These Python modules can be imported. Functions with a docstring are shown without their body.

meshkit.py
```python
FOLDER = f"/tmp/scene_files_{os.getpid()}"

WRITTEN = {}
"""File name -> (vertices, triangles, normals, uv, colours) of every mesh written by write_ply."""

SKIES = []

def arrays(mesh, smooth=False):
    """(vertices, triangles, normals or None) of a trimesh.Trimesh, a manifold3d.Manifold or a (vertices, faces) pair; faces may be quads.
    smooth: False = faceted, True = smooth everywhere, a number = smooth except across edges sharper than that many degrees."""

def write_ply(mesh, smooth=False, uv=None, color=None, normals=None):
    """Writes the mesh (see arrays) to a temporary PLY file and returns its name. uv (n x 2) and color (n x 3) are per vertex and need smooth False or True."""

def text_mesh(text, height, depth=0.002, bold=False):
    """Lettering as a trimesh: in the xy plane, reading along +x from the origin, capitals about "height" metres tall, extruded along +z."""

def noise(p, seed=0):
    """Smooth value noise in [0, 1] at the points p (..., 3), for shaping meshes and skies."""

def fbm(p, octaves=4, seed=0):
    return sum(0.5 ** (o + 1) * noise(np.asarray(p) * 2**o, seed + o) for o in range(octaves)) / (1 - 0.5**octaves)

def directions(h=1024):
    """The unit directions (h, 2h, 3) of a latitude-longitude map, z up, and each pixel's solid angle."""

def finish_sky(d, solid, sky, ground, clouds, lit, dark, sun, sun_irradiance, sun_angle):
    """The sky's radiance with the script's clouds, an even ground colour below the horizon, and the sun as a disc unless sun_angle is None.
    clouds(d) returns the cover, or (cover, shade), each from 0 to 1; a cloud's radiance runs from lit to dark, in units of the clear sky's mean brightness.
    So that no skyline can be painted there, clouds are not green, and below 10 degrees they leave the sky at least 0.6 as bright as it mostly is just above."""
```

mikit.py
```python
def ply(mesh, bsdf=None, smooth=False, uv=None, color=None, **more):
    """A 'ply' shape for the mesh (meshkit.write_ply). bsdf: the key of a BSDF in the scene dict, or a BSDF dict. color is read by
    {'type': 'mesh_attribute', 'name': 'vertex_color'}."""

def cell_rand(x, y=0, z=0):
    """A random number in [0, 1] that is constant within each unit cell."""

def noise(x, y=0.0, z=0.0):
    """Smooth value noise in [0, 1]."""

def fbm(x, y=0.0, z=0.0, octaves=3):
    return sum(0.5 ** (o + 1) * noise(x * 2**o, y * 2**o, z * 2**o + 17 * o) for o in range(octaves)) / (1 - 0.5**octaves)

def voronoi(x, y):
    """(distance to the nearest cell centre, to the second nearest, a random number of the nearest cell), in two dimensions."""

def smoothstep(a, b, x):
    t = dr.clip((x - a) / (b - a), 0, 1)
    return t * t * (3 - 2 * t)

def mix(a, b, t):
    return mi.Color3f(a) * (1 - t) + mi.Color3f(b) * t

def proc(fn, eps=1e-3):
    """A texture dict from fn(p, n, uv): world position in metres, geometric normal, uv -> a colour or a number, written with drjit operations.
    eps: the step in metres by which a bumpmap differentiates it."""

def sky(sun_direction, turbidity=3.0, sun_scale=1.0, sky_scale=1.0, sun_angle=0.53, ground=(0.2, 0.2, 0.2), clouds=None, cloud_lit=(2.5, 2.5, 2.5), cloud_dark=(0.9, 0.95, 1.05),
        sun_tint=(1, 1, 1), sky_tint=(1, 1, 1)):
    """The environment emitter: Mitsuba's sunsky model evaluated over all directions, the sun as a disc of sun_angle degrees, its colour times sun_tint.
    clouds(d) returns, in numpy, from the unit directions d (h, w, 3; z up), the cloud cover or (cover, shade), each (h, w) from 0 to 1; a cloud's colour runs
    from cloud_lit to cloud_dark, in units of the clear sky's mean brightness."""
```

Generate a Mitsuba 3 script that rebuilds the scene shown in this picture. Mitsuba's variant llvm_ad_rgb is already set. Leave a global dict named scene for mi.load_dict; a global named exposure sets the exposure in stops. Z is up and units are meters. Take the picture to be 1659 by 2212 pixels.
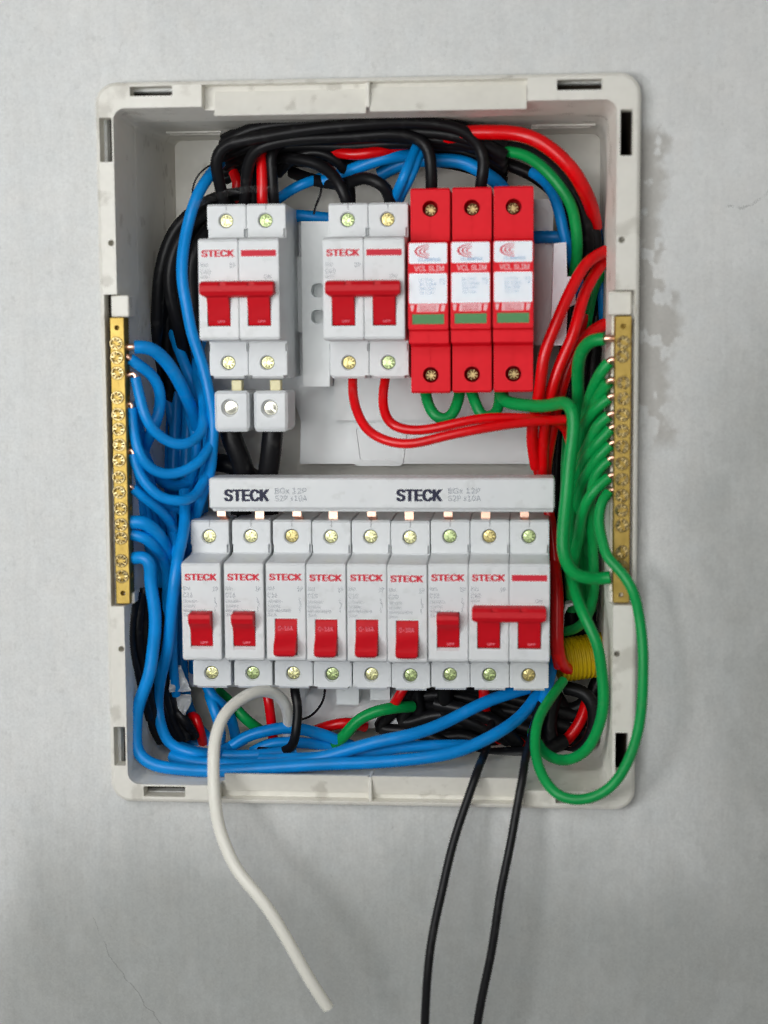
import math, random
import numpy as np
import trimesh
import mitsuba as mi
import drjit as dr
import mikit, meshkit
import manifold3d as m3
from manifold3d import Manifold, CrossSection
from shapely.geometry import Polygon, Point, box as sbox
from shapely import affinity
from scipy.interpolate import CubicSpline

T = mi.ScalarTransform4f
rng = random.Random(7)
scene, labels = {}, {}

# ------------------------------------------------------------------ camera
# metres: x to the right along the wall, y into the wall (wall face at y = 0), z up from the camera's foot
F_PX, PW, PH, DIST = 3600.0, 1659.0, 2212.0, 0.720
YAW, PITCH, ROLL = np.radians([-4.88638795, -5.83813443, -0.36427413])
_f = np.array([math.sin(YAW) * math.cos(PITCH), math.cos(YAW) * math.cos(PITCH), math.sin(PITCH)])
_r = np.cross(_f, [0, 0, 1]); _r /= np.linalg.norm(_r); _u = np.cross(_r, _f)
_c, _s = math.cos(ROLL), math.sin(ROLL)
CR, CU = _c * _r + _s * _u, -_s * _r + _c * _u
EYE = np.array([0, -DIST, 0.0])
scene['camera'] = {'type': 'thinlens', 'fov': math.degrees(2 * math.atan(PW / 2 / F_PX)), 'fov_axis': 'x',
                   'aperture_radius': 0.0046, 'focus_distance': 0.80, 'near_clip': 0.02, 'far_clip': 20.0,
                   'to_world': T().look_at(origin=EYE.tolist(), target=(EYE + _f).tolist(), up=CU.tolist())}

# ------------------------------------------------------------------ light
exposure = 0.58
def lamp_panel(centre, aim, w, h):
    c = np.array(centre, float); n = np.array(aim, float) - c; n /= np.linalg.norm(n)
    a = np.cross([0, 0, 1.0], n); a /= np.linalg.norm(a); b = np.cross(n, a)
    v = [c - a * w / 2 - b * h / 2, c + a * w / 2 - b * h / 2, c + a * w / 2 + b * h / 2, c - a * w / 2 + b * h / 2]
    return np.array(v), np.array([[0, 1, 2], [0, 2, 3]])
def lamp(key, label, centre, aim, w, h, radiance):
    scene[key] = mikit.ply(lamp_panel(centre, aim, w, h), {'type': 'diffuse', 'reflectance': {'type': 'rgb', 'value': 0.3}}, emitter={'type': 'area', 'radiance': {'type': 'rgb', 'value': radiance}})
    labels[key] = {'label': label, 'category': 'lamp', 'kind': 'structure'}
# added light panels, unseen: a broad one beside the camera, a smaller one further left
lamp('added_soft_light', 'broad soft light panel added out of view, facing the wall and the box', (-0.23, -0.74, 0.09), (-0.15, 0, 0.0), 0.44, 0.52, [3.3, 3.33, 3.3])
lamp('added_left_light', 'small square light panel added out of view on the left, facing the box', (-0.52, -0.70, -0.03), (-0.13, 0, -0.04), 0.20, 0.20, [12.0, 12.1, 12.2])
scene['room_bounce'] = {'type': 'constant', 'radiance': {'type': 'rgb', 'value': [0.125, 0.125, 0.123]}}

# ------------------------------------------------------------------ helpers
def at(px, py, y_mm=0.0):
    """where the ray of a photograph pixel (1659 x 2212 frame) meets the plane y = y_mm"""
    d = _f * 1.0 + CR * ((px - PW / 2) / F_PX) - CU * ((py - PH / 2) / F_PX)
    return EYE + d * ((DIST + y_mm / 1000) / d[1])
def X(px, py, y=0): return at(px, py, y)[0] * 1000
def Z(px, py, y=0): return at(px, py, y)[2] * 1000
def lin(r, g, b):
    c = np.array([r, g, b]) / 255.0
    return [float(x) for x in np.where(c <= 0.04045, c / 12.92, ((c + 0.055) / 1.055) ** 2.4)]
def rgb(v): return {'type': 'rgb', 'value': [float(x) for x in v]}
MM = 0.001
def mf(tri):
    return Manifold(m3.Mesh(np.asarray(tri.vertices, np.float32), np.asarray(tri.faces, np.uint32)))
def tm(man):
    m = man.to_mesh()
    return trimesh.Trimesh(np.array(m.vert_properties[:, :3], float), np.array(m.tri_verts), process=False)
def put(key, mesh, bsdf, smooth=False, **kw):
    """mesh in millimetres -> one entry"""
    if isinstance(mesh, Manifold): mesh = tm(mesh)
    if isinstance(mesh, (list,)): mesh = trimesh.util.concatenate(mesh)
    mesh = trimesh.Trimesh(np.asarray(mesh.vertices) * MM, mesh.faces, process=False)
    scene[key] = mikit.ply(mesh, bsdf, smooth, **kw)
def made(mesh, bsdf, smooth=False):
    if isinstance(mesh, Manifold): mesh = tm(mesh)
    if isinstance(mesh, (list,)): mesh = trimesh.util.concatenate(mesh)
    return mikit.ply(trimesh.Trimesh(np.asarray(mesh.vertices) * MM, mesh.faces, process=False), bsdf, smooth)
def place(key, ply, x, y, z, rot=None):
    t = T().translate([x * MM, y * MM, z * MM])
    if rot: t = t @ T().rotate([0, 1, 0], rot)
    while key in scene:
        head, _, num = key.rpartition('_')
        key = f'{head}_{int(num) + 1:03d}' if num.isdigit() and len(num) == 3 else key + '_001'
    scene[key] = {**ply, 'to_world': t}
    return key
def tag(key, label, cat, group=None, kind=None):
    labels[key] = {'label': label, 'category': cat}
    if group: labels[key]['group'] = group
    if kind: labels[key]['kind'] = kind
def numbered(name):
    def used(k): return k in labels or k in scene or any(q.startswith(k + '__') for q in scene)
    if not used(name): return name
    n = 1
    while used(f'{name}_{n:03d}'): n += 1
    return f'{name}_{n:03d}'
def bx(x0, x1, y0, y1, z0, z1, c=0.0):
    """box in mm, edges chamfered by c"""
    x0, x1 = min(x0, x1), max(x0, x1); y0, y1 = min(y0, y1), max(y0, y1); z0, z1 = min(z0, z1), max(z0, z1)
    if c <= 0:
        return Manifold.cube([x1 - x0, y1 - y0, z1 - z0]).translate([x0, y0, z0])
    p = []
    for sx, sy, sz in np.ndindex(2, 2, 2):
        q = np.array([(x0, x1)[sx], (y0, y1)[sy], (z0, z1)[sz]], float); s = np.array([1 - 2 * sx, 1 - 2 * sy, 1 - 2 * sz]) * c
        for k in range(3):
            w = q + s; w[k] = q[k]; p.append(w)
    return Manifold.hull_points(np.array(p))
def face_poly(poly, y0, y1):
    """shapely polygon in (x, z) extruded from y0 to y1 (mm)"""
    geoms = getattr(poly, 'geoms', [poly])
    out = Manifold()
    for g in geoms:
        rings = [np.array(g.exterior.coords)[:-1]] + [np.array(i.coords)[:-1] for i in g.interiors]
        cs = CrossSection(rings, m3.FillRule.EvenOdd)
        out += cs.extrude(abs(y1 - y0)).rotate([90, 0, 0]).translate([0, max(y0, y1), 0])
    return out
def side_poly(pts, x0, x1):
    """polygon in (y, z) extruded along x (mm)"""
    p = np.asarray(pts, float)
    cs = CrossSection([p], m3.FillRule.Positive)
    if cs.area() < 1e-6: cs = CrossSection([p[::-1]], m3.FillRule.Positive)
    m = cs.extrude(x1 - x0)                       # (y, z, x)
    return m.transform(np.array([[0, 0, 1, x0], [1, 0, 0, 0], [0, 1, 0, 0]], float))
def rrect(x0, x1, z0, z1, r, n=6):
    return sbox(min(x0, x1) + r, min(z0, z1) + r, max(x0, x1) - r, max(z0, z1) - r).buffer(r, quad_segs=n)
def cyl_y(x, z, r, y0, y1, n=24, r2=None):
    return Manifold.cylinder(abs(y1 - y0), r, r if r2 is None else r2, n).rotate([-90, 0, 0]).translate([x, min(y0, y1), z])
def text(s, height, width=None, x=0, y=0, z=0, depth=0.12, bold=True, centre=False):
    """flat print in the (x, z) plane facing -y, lower left corner at (x, z)"""
    m = meshkit.text_mesh(s, height, depth, bold)
    v = np.array(m.vertices)
    if width:
        v[:, 0] = (v[:, 0] - v[:, 0].min()) * width / (v[:, 0].max() - v[:, 0].min())
    if centre: v[:, 0] -= (v[:, 0].max() + v[:, 0].min()) / 2
    return trimesh.Trimesh(np.stack([v[:, 0] + x, y - v[:, 2], v[:, 1] + z], 1), m.faces, process=False)

def heavy(mesh, d):
    out = []
    for i, k in enumerate((-1, -0.33, 0.33, 1)):
        v = np.array(mesh.vertices); v[:, 0] += k * d; v[:, 1] -= 0.015 * i
        out.append(trimesh.Trimesh(v, mesh.faces, process=False))
    return trimesh.util.concatenate(out)

# ------------------------------------------------------------------ materials
def plastic(key, col, rough=0.4, spec=0.5, **kw):
    scene[key] = {'type': 'twosided', 'bsdf': {'type': 'principled', 'base_color': rgb(col) if not isinstance(col, dict) else col, 'roughness': rough, 'specular': spec, **kw}}
def metal(key, col, rough=0.3):
    scene[key] = {'type': 'twosided', 'bsdf': {'type': 'principled', 'base_color': rgb(col) if not isinstance(col, dict) else col, 'metallic': 1.0, 'roughness': rough}}

def seg(x, z, x0, z0, x1, z1):
    """distance to a segment"""
    dx, dz = x1 - x0, z1 - z0
    t = dr.clip(((x - x0) * dx + (z - z0) * dz) / (dx * dx + dz * dz), 0, 1)
    return dr.sqrt(dr.square(x - x0 - t * dx) + dr.square(z - z0 - t * dz))
def wall_colour(p, n, uv):
    x, z = p.x * 1000, p.z * 1000                       # millimetres
    big = mikit.fbm(x / 120 + 3.1, z / 150 + 9.2, 0.3, 3)
    mid = mikit.fbm(x / 16 + 1.7, z / 26 + 4.4, 1.1, 4)
    streak = mikit.fbm(x / 2.6, z / 70, 5.5, 3)
    fine = mikit.fbm(x / 1.1, z / 1.3, 2.5, 3)
    # white primer over grey plaster, bare below; light falloff painted in below and right
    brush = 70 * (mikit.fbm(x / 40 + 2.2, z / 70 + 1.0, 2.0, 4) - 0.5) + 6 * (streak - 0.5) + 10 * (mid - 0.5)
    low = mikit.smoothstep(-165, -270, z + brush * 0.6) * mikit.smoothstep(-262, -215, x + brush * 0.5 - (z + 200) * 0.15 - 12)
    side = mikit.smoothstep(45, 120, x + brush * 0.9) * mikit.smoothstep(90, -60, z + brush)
    bare = dr.clip(dr.maximum(low, side * 0.95), 0, 1)  # bare plaster and the painted light falloff in one mask
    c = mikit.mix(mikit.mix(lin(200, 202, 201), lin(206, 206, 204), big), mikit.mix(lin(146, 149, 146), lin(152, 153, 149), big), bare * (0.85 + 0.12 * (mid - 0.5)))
    c = c * (0.90 + 0.09 * mid + 0.03 * streak + 0.09 * fine)
    mott = mikit.fbm(x / 4.2 + 6, z / 5.0 + 3, 4.0, 3); tint = mikit.fbm(x / 8 + 21, z / 9 + 11, 6.6, 2)
    grain = mikit.fbm(x / 0.75 + 2, z / 0.8 + 7, 1.0, 2); brushed = mikit.fbm(x / 1.3 + 9, z / 16 + 2, 3.0, 3)
    c = c * (1 + 0.085 * (mott - 0.5) + 0.13 * (grain - 0.5) + 0.06 * (brushed - 0.5)) * mikit.mix([0.985, 1.0, 1.01], [1.015, 1.0, 0.985], tint)
    # bare mortar left where the box was plastered in, on its right
    edge = 58 + 11 * (mikit.fbm(z / 15 + 2.0, 0.7, 3.0, 3) - 0.5) * 2 + 5 * (mikit.fbm(x / 4, z / 4, 3.0, 2) - 0.5) + 6 * mikit.smoothstep(50, -5, z)
    band = mikit.smoothstep(edge + 1.5, edge - 4.0, x) * mikit.smoothstep(40, 46, x) * mikit.smoothstep(-48, -36, z + 14 * (mid - 0.5)) * mikit.smoothstep(92, 84, z)
    chip = mikit.smoothstep(0.52, 0.66, mikit.fbm(x / 5 + 8, z / 6 + 1, 6.0, 3))
    c = mikit.mix(c, mi.Color3f(*lin(166, 163, 157)) * (0.88 + 0.24 * fine), band * 0.80 * (1 - 0.85 * chip))
    # smudges and nicks, thicker along the box's lower edge
    rim = mikit.smoothstep(-240, -206, z) * mikit.smoothstep(-200, -206, z)
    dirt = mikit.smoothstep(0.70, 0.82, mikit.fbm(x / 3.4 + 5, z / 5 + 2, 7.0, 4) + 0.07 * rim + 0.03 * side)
    c = mikit.mix(c, lin(150, 151, 148), dirt * 0.14)
    pale = mikit.smoothstep(0.58, 0.72, mikit.fbm(x / 15 + 15, z / 18 + 12, 4.0, 4))
    c = mikit.mix(c, lin(216, 218, 218), pale * 0.06)
    d, _, r = mikit.voronoi(x / 13 + 0.6 * mid, z / 17 + 2.0 * streak)
    speck = mikit.smoothstep(0.055, 0.02, d * (0.7 + fine)) * dr.select(r > 0.80, 1.0, 0.0)
    c = mikit.mix(c, lin(120, 120, 116), speck * 0.2)
    # hairline cracks: low on the left, and on the right above mid height
    xs, zs = x + 5.0 * (mikit.fbm(x / 6, z / 6, 2.0, 3) - 0.5), z + 5.0 * (mikit.fbm(x / 6, z / 6, 12.0, 3) - 0.5)
    q = dr.minimum(dr.minimum(seg(xs, zs, CK[0][0], CK[0][1], CK[1][0], CK[1][1]), seg(xs, zs, CK[1][0], CK[1][1], CK[2][0], CK[2][1])), dr.minimum(seg(xs, zs, CK[3][0], CK[3][1], CK[4][0], CK[4][1]), seg(xs, zs, CK[4][0], CK[4][1], CK[5][0], CK[5][1])))
    crack = mikit.smoothstep(0.42, 0.08, q) * mikit.smoothstep(0.30, 0.52, mikit.fbm(x / 4, z / 4, 9.0, 2) + 0.08)
    return mikit.mix(c, lin(122, 124, 121), crack * 0.6)
CK = [at(*q)[[0, 2]] * 1000 for q in ((196, 1979), (250, 2087), (360, 2225), (1578, 446), (1620, 440), (1680, 405))]
def wall_bump(p, n, uv):
    x, z = p.x * 1000, p.z * 1000
    return 0.0011 * mikit.fbm(x / 30, z / 34, 0.0, 3) + 0.00022 * mikit.fbm(x / 2.4, z / 3.4, 3.0, 3) + 0.00012 * mikit.fbm(x / 1.4, z / 22, 6.0, 2)
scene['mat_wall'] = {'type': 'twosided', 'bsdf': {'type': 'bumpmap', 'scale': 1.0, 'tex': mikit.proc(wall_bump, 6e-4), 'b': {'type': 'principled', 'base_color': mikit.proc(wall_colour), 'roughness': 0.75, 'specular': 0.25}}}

plastic('mat_mortar', lin(112, 102, 92), 0.9, 0.1)
def box_colour(p, n, uv):
    x, y, z = p.x * 1000, p.y * 1000, p.z * 1000
    a = mikit.fbm(x / 20, z / 20, y / 20 + 4, 3)
    b = mikit.fbm(x / 2.2 + 7, z / 2.2, y / 2.2, 2)
    c = mikit.mix(lin(205, 202, 192), lin(217, 215, 207), a)
    dirt = mikit.smoothstep(0.60, 0.75, mikit.fbm(x / 9 + 3, z / 9 + 8, y / 9, 4))
    return mikit.mix(c, lin(160, 155, 143), dirt * 0.45) * (0.96 + 0.07 * b)
plastic('mat_box', mikit.proc(box_colour), 0.42, 0.45)
def white_colour(p, n, uv):
    x, y, z = p.x * 1000, p.y * 1000, p.z * 1000
    a = mikit.fbm(x / 14, z / 14, y / 14, 3)
    dirt = mikit.smoothstep(0.62, 0.8, mikit.fbm(x / 4 + 3, z / 4 + 8, y / 4, 3))
    return mikit.mix(mikit.mix(lin(201, 204, 206), lin(211, 213, 213), a), lin(176, 178, 175), dirt * 0.25)
plastic('mat_white', mikit.proc(white_colour), 0.38, 0.5)
plastic('mat_frame', lin(210, 213, 213), 0.4, 0.5)
plastic('mat_cream', lin(214, 205, 160), 0.4)
plastic('mat_toggle', lin(192, 6, 24), 0.5, 0.25)
plastic('mat_surge', lin(222, 8, 30), 0.55, 0.22)
plastic('mat_label', lin(232, 236, 242), 0.45, 0.4)
plastic('mat_pink_label', lin(232, 178, 182), 0.5, 0.4)
plastic('mat_print_red', lin(200, 38, 56), 0.6, 0.3)
plastic('mat_print_grey', lin(128, 134, 142), 0.6, 0.3)
plastic('mat_print_blue', lin(120, 160, 200), 0.6, 0.3)
plastic('mat_print_navy', lin(38, 40, 62), 0.6, 0.3)
plastic('mat_print_pink', lin(232, 120, 135), 0.6, 0.3)
plastic('mat_green_window', lin(88, 140, 92), 0.6, 0.2)
plastic('mat_dark', [0.012, 0.012, 0.012], 0.8, 0.1)
def wire_colour(base, seed):
    def fn(p, n, uv):
        x, y, z = p.x * 1000, p.y * 1000, p.z * 1000
        a = mikit.fbm(x / 9 + seed, z / 9, y / 9, 3)
        dust = mikit.smoothstep(0.60, 0.80, mikit.fbm(x / 3 + 2 * seed, z / 3, y / 3, 3))
        return mikit.mix(mi.Color3f(*base) * (0.82 + 0.36 * a), [0.42, 0.41, 0.39], dust * 0.03)
    return mikit.proc(fn)
plastic('mat_blue', wire_colour(lin(0, 130, 206), 1), 0.36, 0.32)
plastic('mat_green', wire_colour(lin(0, 142, 68), 2), 0.38, 0.32)
plastic('mat_red', wire_colour(lin(214, 0, 8), 3), 0.28, 0.45)
plastic('mat_black', wire_colour([0.006, 0.006, 0.007], 4), 0.40, 0.24)
plastic('mat_white_cable', lin(218, 216, 206), 0.42, 0.4)
plastic('mat_yellow', lin(178, 150, 0), 0.5, 0.3)
def brass_colour(p, n, uv):
    x, y, z = p.x * 1000, p.y * 1000, p.z * 1000
    return mikit.mix([0.32, 0.215, 0.05], [0.52, 0.37, 0.11], mikit.fbm(x / 3, z / 5, y / 3, 3))
metal('mat_brass', mikit.proc(brass_colour), 0.50)
metal('mat_brass_screw', [0.50, 0.40, 0.20], 0.26)
metal('mat_dark_brass', [0.26, 0.19, 0.09], 0.3)
metal('mat_zinc', [0.66, 0.65, 0.38], 0.36)
metal('mat_zinc_green', [0.46, 0.54, 0.28], 0.38)
metal('mat_zinc_gold', [0.56, 0.48, 0.22], 0.38)
metal('mat_copper', [0.93, 0.56, 0.42], 0.32)
metal('mat_steel', [0.62, 0.61, 0.52], 0.34)
scene['mat_film'] = {'type': 'thindielectric'}
scene['mat_scrap'] = {'type': 'twosided', 'bsdf': {'type': 'principled', 'base_color': rgb(lin(190, 192, 192)), 'roughness': 0.18, 'specular': 0.8}}

# ------------------------------------------------------------------ wall
OX0, OX1, OZ0, OZ1 = -183.6, 47.4, -203.0, 110.6          # outline of the box's rim
IX0, IX1, IZ0, IZ1 = -174.6, 36.2, -193.6, 98.4           # its opening
RIM = -8.0
hole = rrect(OX0 + 3, OX1 - 3, OZ0 + 3, OZ1 - 3, 4)
gz = np.linspace(Z(205, 1010, 0), Z(205, 480, 0), 24)
gap = Polygon([(OX0 + 4, gz[0])] + [(OX0 - 0.25 - 0.9 * float(meshkit.fbm(np.array([z / 9, 1.5, 0.2]), 3, 5)) * math.sin(math.pi * i / 23) ** 0.5, z) for i, z in enumerate(gz)] + [(OX0 + 4, gz[-1])])
hole = hole.union(gap.buffer(0))
sheet = sbox(-1500, -1500, 1500, 1300).difference(hole)
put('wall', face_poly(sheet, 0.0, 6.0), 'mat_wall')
tag('wall', 'pale grey plastered wall with smears and specks around the box', 'wall', kind='structure')
put('wall__cavity', bx(OX0 - 2, OX1 + 2, 100, 104, OZ0 - 2, OZ1 + 2) + (bx(OX0 - 2, OX1 + 2, 6.02, 100, OZ0 - 2, OZ1 + 2) - face_poly(hole.buffer(0.2), 0, 120)), 'mat_mortar')

# ------------------------------------------------------------------ distribution box
def chamfered_plate(x0, x1, z0, z1, r, y0, y1, c):
    pts = []
    for yy, i in ((y0, c), (y0 + c * 0.35, c * 0.35), (y0 + c, 0), (y1, 0)):
        o = np.array(rrect(x0 + i, x1 - i, z0 + i, z1 - i, max(r - i, 0.5), 8).exterior.coords)[:-1]
        pts.append(np.stack([o[:, 0], np.full(len(o), yy), o[:, 1]], 1))
    return Manifold.hull_points(np.vstack(pts))
box = chamfered_plate(OX0, OX1, OZ0, OZ1, 9, RIM, 0.4, 1.6)
box += face_poly(rrect(IX0 - 2.2, IX1 + 2.2, IZ0 - 2.2, IZ1 + 2.2, 5), 0.2, 85)
# cavity with a soft edge and one step half way down
lip = []
for yy, i in ((RIM - 0.5, 1.3), (RIM, 0.8), (RIM + 1.0, 0.0), (20, -1.6)):
    o = np.array(rrect(IX0 - i, IX1 + i, IZ0 - i, IZ1 + i, 4.0 + i, 6).exterior.coords)[:-1]
    lip.append(np.stack([o[:, 0], np.full(len(o), yy), o[:, 1]], 1))
box -= Manifold.hull_points(np.vstack(lip))
low = []
for yy, (l, r, b, t) in ((18.0, (1.5, 0.5, 1.2, 0.6)), (82, (6.4, 1.8, 4.0, 2.0))):
    o = np.array(rrect(IX0 + l, IX1 - r, IZ0 + b, IZ1 - t, 4, 6).exterior.coords)[:-1]
    low.append(np.stack([o[:, 0], np.full(len(o), yy), o[:, 1]], 1))
box -= Manifold.hull_points(np.vstack(low))
TX0, TX1 = X(435, 190, RIM), X(1139, 180, RIM)
BX0, BX1 = X(474, 1700, RIM), X(1130, 1720, RIM)
box -= bx(TX0, TX1, RIM - 1, -1.5, IZ1 - 3, 108.9)                     # trough above the opening
box -= bx(BX0, BX1, RIM - 1, -1.5, -201.0, IZ0 + 3)                     # and below it
LZ0, LZ1 = Z(250, 1310, RIM), Z(230, 636, RIM)
RZ0, RZ1 = Z(1345, 1308, RIM), Z(1345, 626, RIM)
box -= bx(-181.6, IX0 + 4, RIM - 1, 3.0, LZ0, LZ1)                    # bar troughs
box -= bx(IX1 - 4, 45.6, RIM - 1, 3.0, RZ0, RZ1)
def px_rect(x0, y0, x1, y1): return X(x0, (y0 + y1) / 2, RIM), X(x1, (y0 + y1) / 2, RIM), Z((x0 + x1) / 2, y1, RIM), Z((x0 + x1) / 2, y0, RIM)
for r in ((280, 186, 372, 207), (215, 254, 242, 350), (1203, 171, 1301, 194), (1340, 236, 1367, 336), (310, 1699, 400, 1721), (246, 1570, 271, 1654), (1329, 1583, 1357, 1668), (1200, 1716, 1282, 1736)):
    a, b, c, d = px_rect(*r)
    box -= face_poly(rrect(a, b, c, d, 0.5), RIM - 1, 30)
for x, y in ((240, 525), (262, 1402), (1343, 518), (1333, 1413)):
    p = at(x, y, RIM) * 1000
    box -= cyl_y(p[0], p[2], 1.35, RIM - 1, -1)
put('distribution_box__body', box, 'mat_box', 25)
tag('distribution_box', 'open off white plastic distribution box set into the grey wall', 'electrical box')
def flange(z_low, z_high, x0, x1, up):
    """slanted tongue along the trough"""
    pts = []
    for x in (x0, x1):
        s = 1 if up else -1
        for z, y in ((z_low, -6.2), (z_high, -3.2), (z_low, -4.4), (z_high, -1.4)):
            pts.append([x, y, z])
    return Manifold.hull_points(np.array(pts))
mid_t, mid_b = X(795, 220, -5), X(800, 1690, -5)
put('distribution_box__flange', flange(96.0, 106.4, TX0 + 5, mid_t - 0.9, True), 'mat_box', 20)
put('distribution_box__flange_001', flange(96.6, 106.9, mid_t + 0.9, TX1 - 0.3, True), 'mat_box', 20)
put('distribution_box__flange_002', flange(-190.0, -198.2, BX0 + 2, mid_b - 0.9, False), 'mat_box', 20)
put('distribution_box__flange_003', flange(-190.0, -198.6, mid_b + 0.9, BX1 - 1, False), 'mat_box', 20)
put('distribution_box__rib', bx(mid_t - 0.8, mid_t + 0.8, -6.6, 4, 98.5, 108.8, 0.3), 'mat_box')
put('distribution_box__rib_001', bx(mid_b - 0.8, mid_b + 0.8, -6.6, 4, -201.2, -190.4, 0.3), 'mat_box')
for i, (xa, xb, yy) in enumerate(((-166, -140, 52), (-166, -142, 60), (2, 31, 50), (2, 29, 58))):
    put(f'distribution_box__rib_{i + 2:03d}', bx(xa, xb, yy, yy + 0.8, 96.2, 99.5, 0.2), 'mat_box')
put('distribution_box__bar_support', bx(-179.4, -171.6, -4.6, 9, 11.4, LZ1 - 0.3, 0.5), 'mat_box')
put('distribution_box__bar_support_001', bx(34.6, 44.4, -2.8, 9, 10.6, RZ1 - 0.3, 0.5), 'mat_box')
put('distribution_box__bar_support_002', bx(-177.5, -172.5, -2.0, 9, LZ0 + 0.3, -110, 0.5), 'mat_box')
put('distribution_box__bar_support_003', bx(36.5, 42.4, -2.0, 9, RZ0 + 0.3, -108, 0.5), 'mat_box')
# faint mould marks
for i, (x, y) in enumerate(((1355, 386),)):
    p = at(x, y, RIM) * 1000
    put('distribution_box__mould_mark', cyl_y(p[0], p[2], 3.2, RIM - 0.12, RIM + 0.5, 32) - cyl_y(p[0], p[2], 2.9, RIM - 1, RIM - 0.02, 32), 'mat_box')

# ------------------------------------------------------------------ mounting frame behind the modules
def px_poly(pts, y0, y1, depth=None):
    d = y0 if depth is None else depth
    return face_poly(Polygon([(X(a, b, d), Z(a, b, d)) for a, b in pts]), y0, y1)
plate = px_poly([(400, 470), (1150, 470), (1150, 906), (1147, 1002), (648, 1002), (650, 908), (640, 880), (400, 880)], 62, 65)
plate += px_poly([(722, 800), (1150, 800), (1150, 908), (722, 908)], 57, 61.9)
plate += px_poly([(646, 1485), (868, 1485), (868, 1572), (646, 1572)], 62, 65)
plate += px_poly([(400, 1120), (1210, 1120), (1205, 1484), (400, 1484)], 62, 65)
put('mounting_frame__plate', plate, 'mat_frame', 20)
ring = face_poly(Polygon([(X(a, b, 62), Z(a, b, 62)) for a, b in ((765, 925), (868, 925), (860, 995), (775, 995))]).buffer(2.5).difference(Polygon([(X(a, b, 62), Z(a, b, 62)) for a, b in ((775, 930), (858, 930), (852, 988), (783, 988))]).buffer(1.2)), 61.2, 62.5)
put('mounting_frame__cable_tie_slot', ring, 'mat_frame')
r1 = px_poly([(650, 478), (712, 478), (712, 835), (655, 835)], 44, 62)
for yy in (627, 684):
    r1 -= face_poly(rrect(X(672, yy, 44), X(702, yy, 44), Z(690, yy + 15, 44), Z(690, yy - 15, 44), 2.6), 40, 61)
put('mounting_frame__rail_block', r1, 'mat_frame', 20)
put('mounting_frame__rail', bx(X(420, 600, 55), X(1185, 600, 55), 55, 58, 4.5, 39.5), 'mat_frame')
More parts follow.
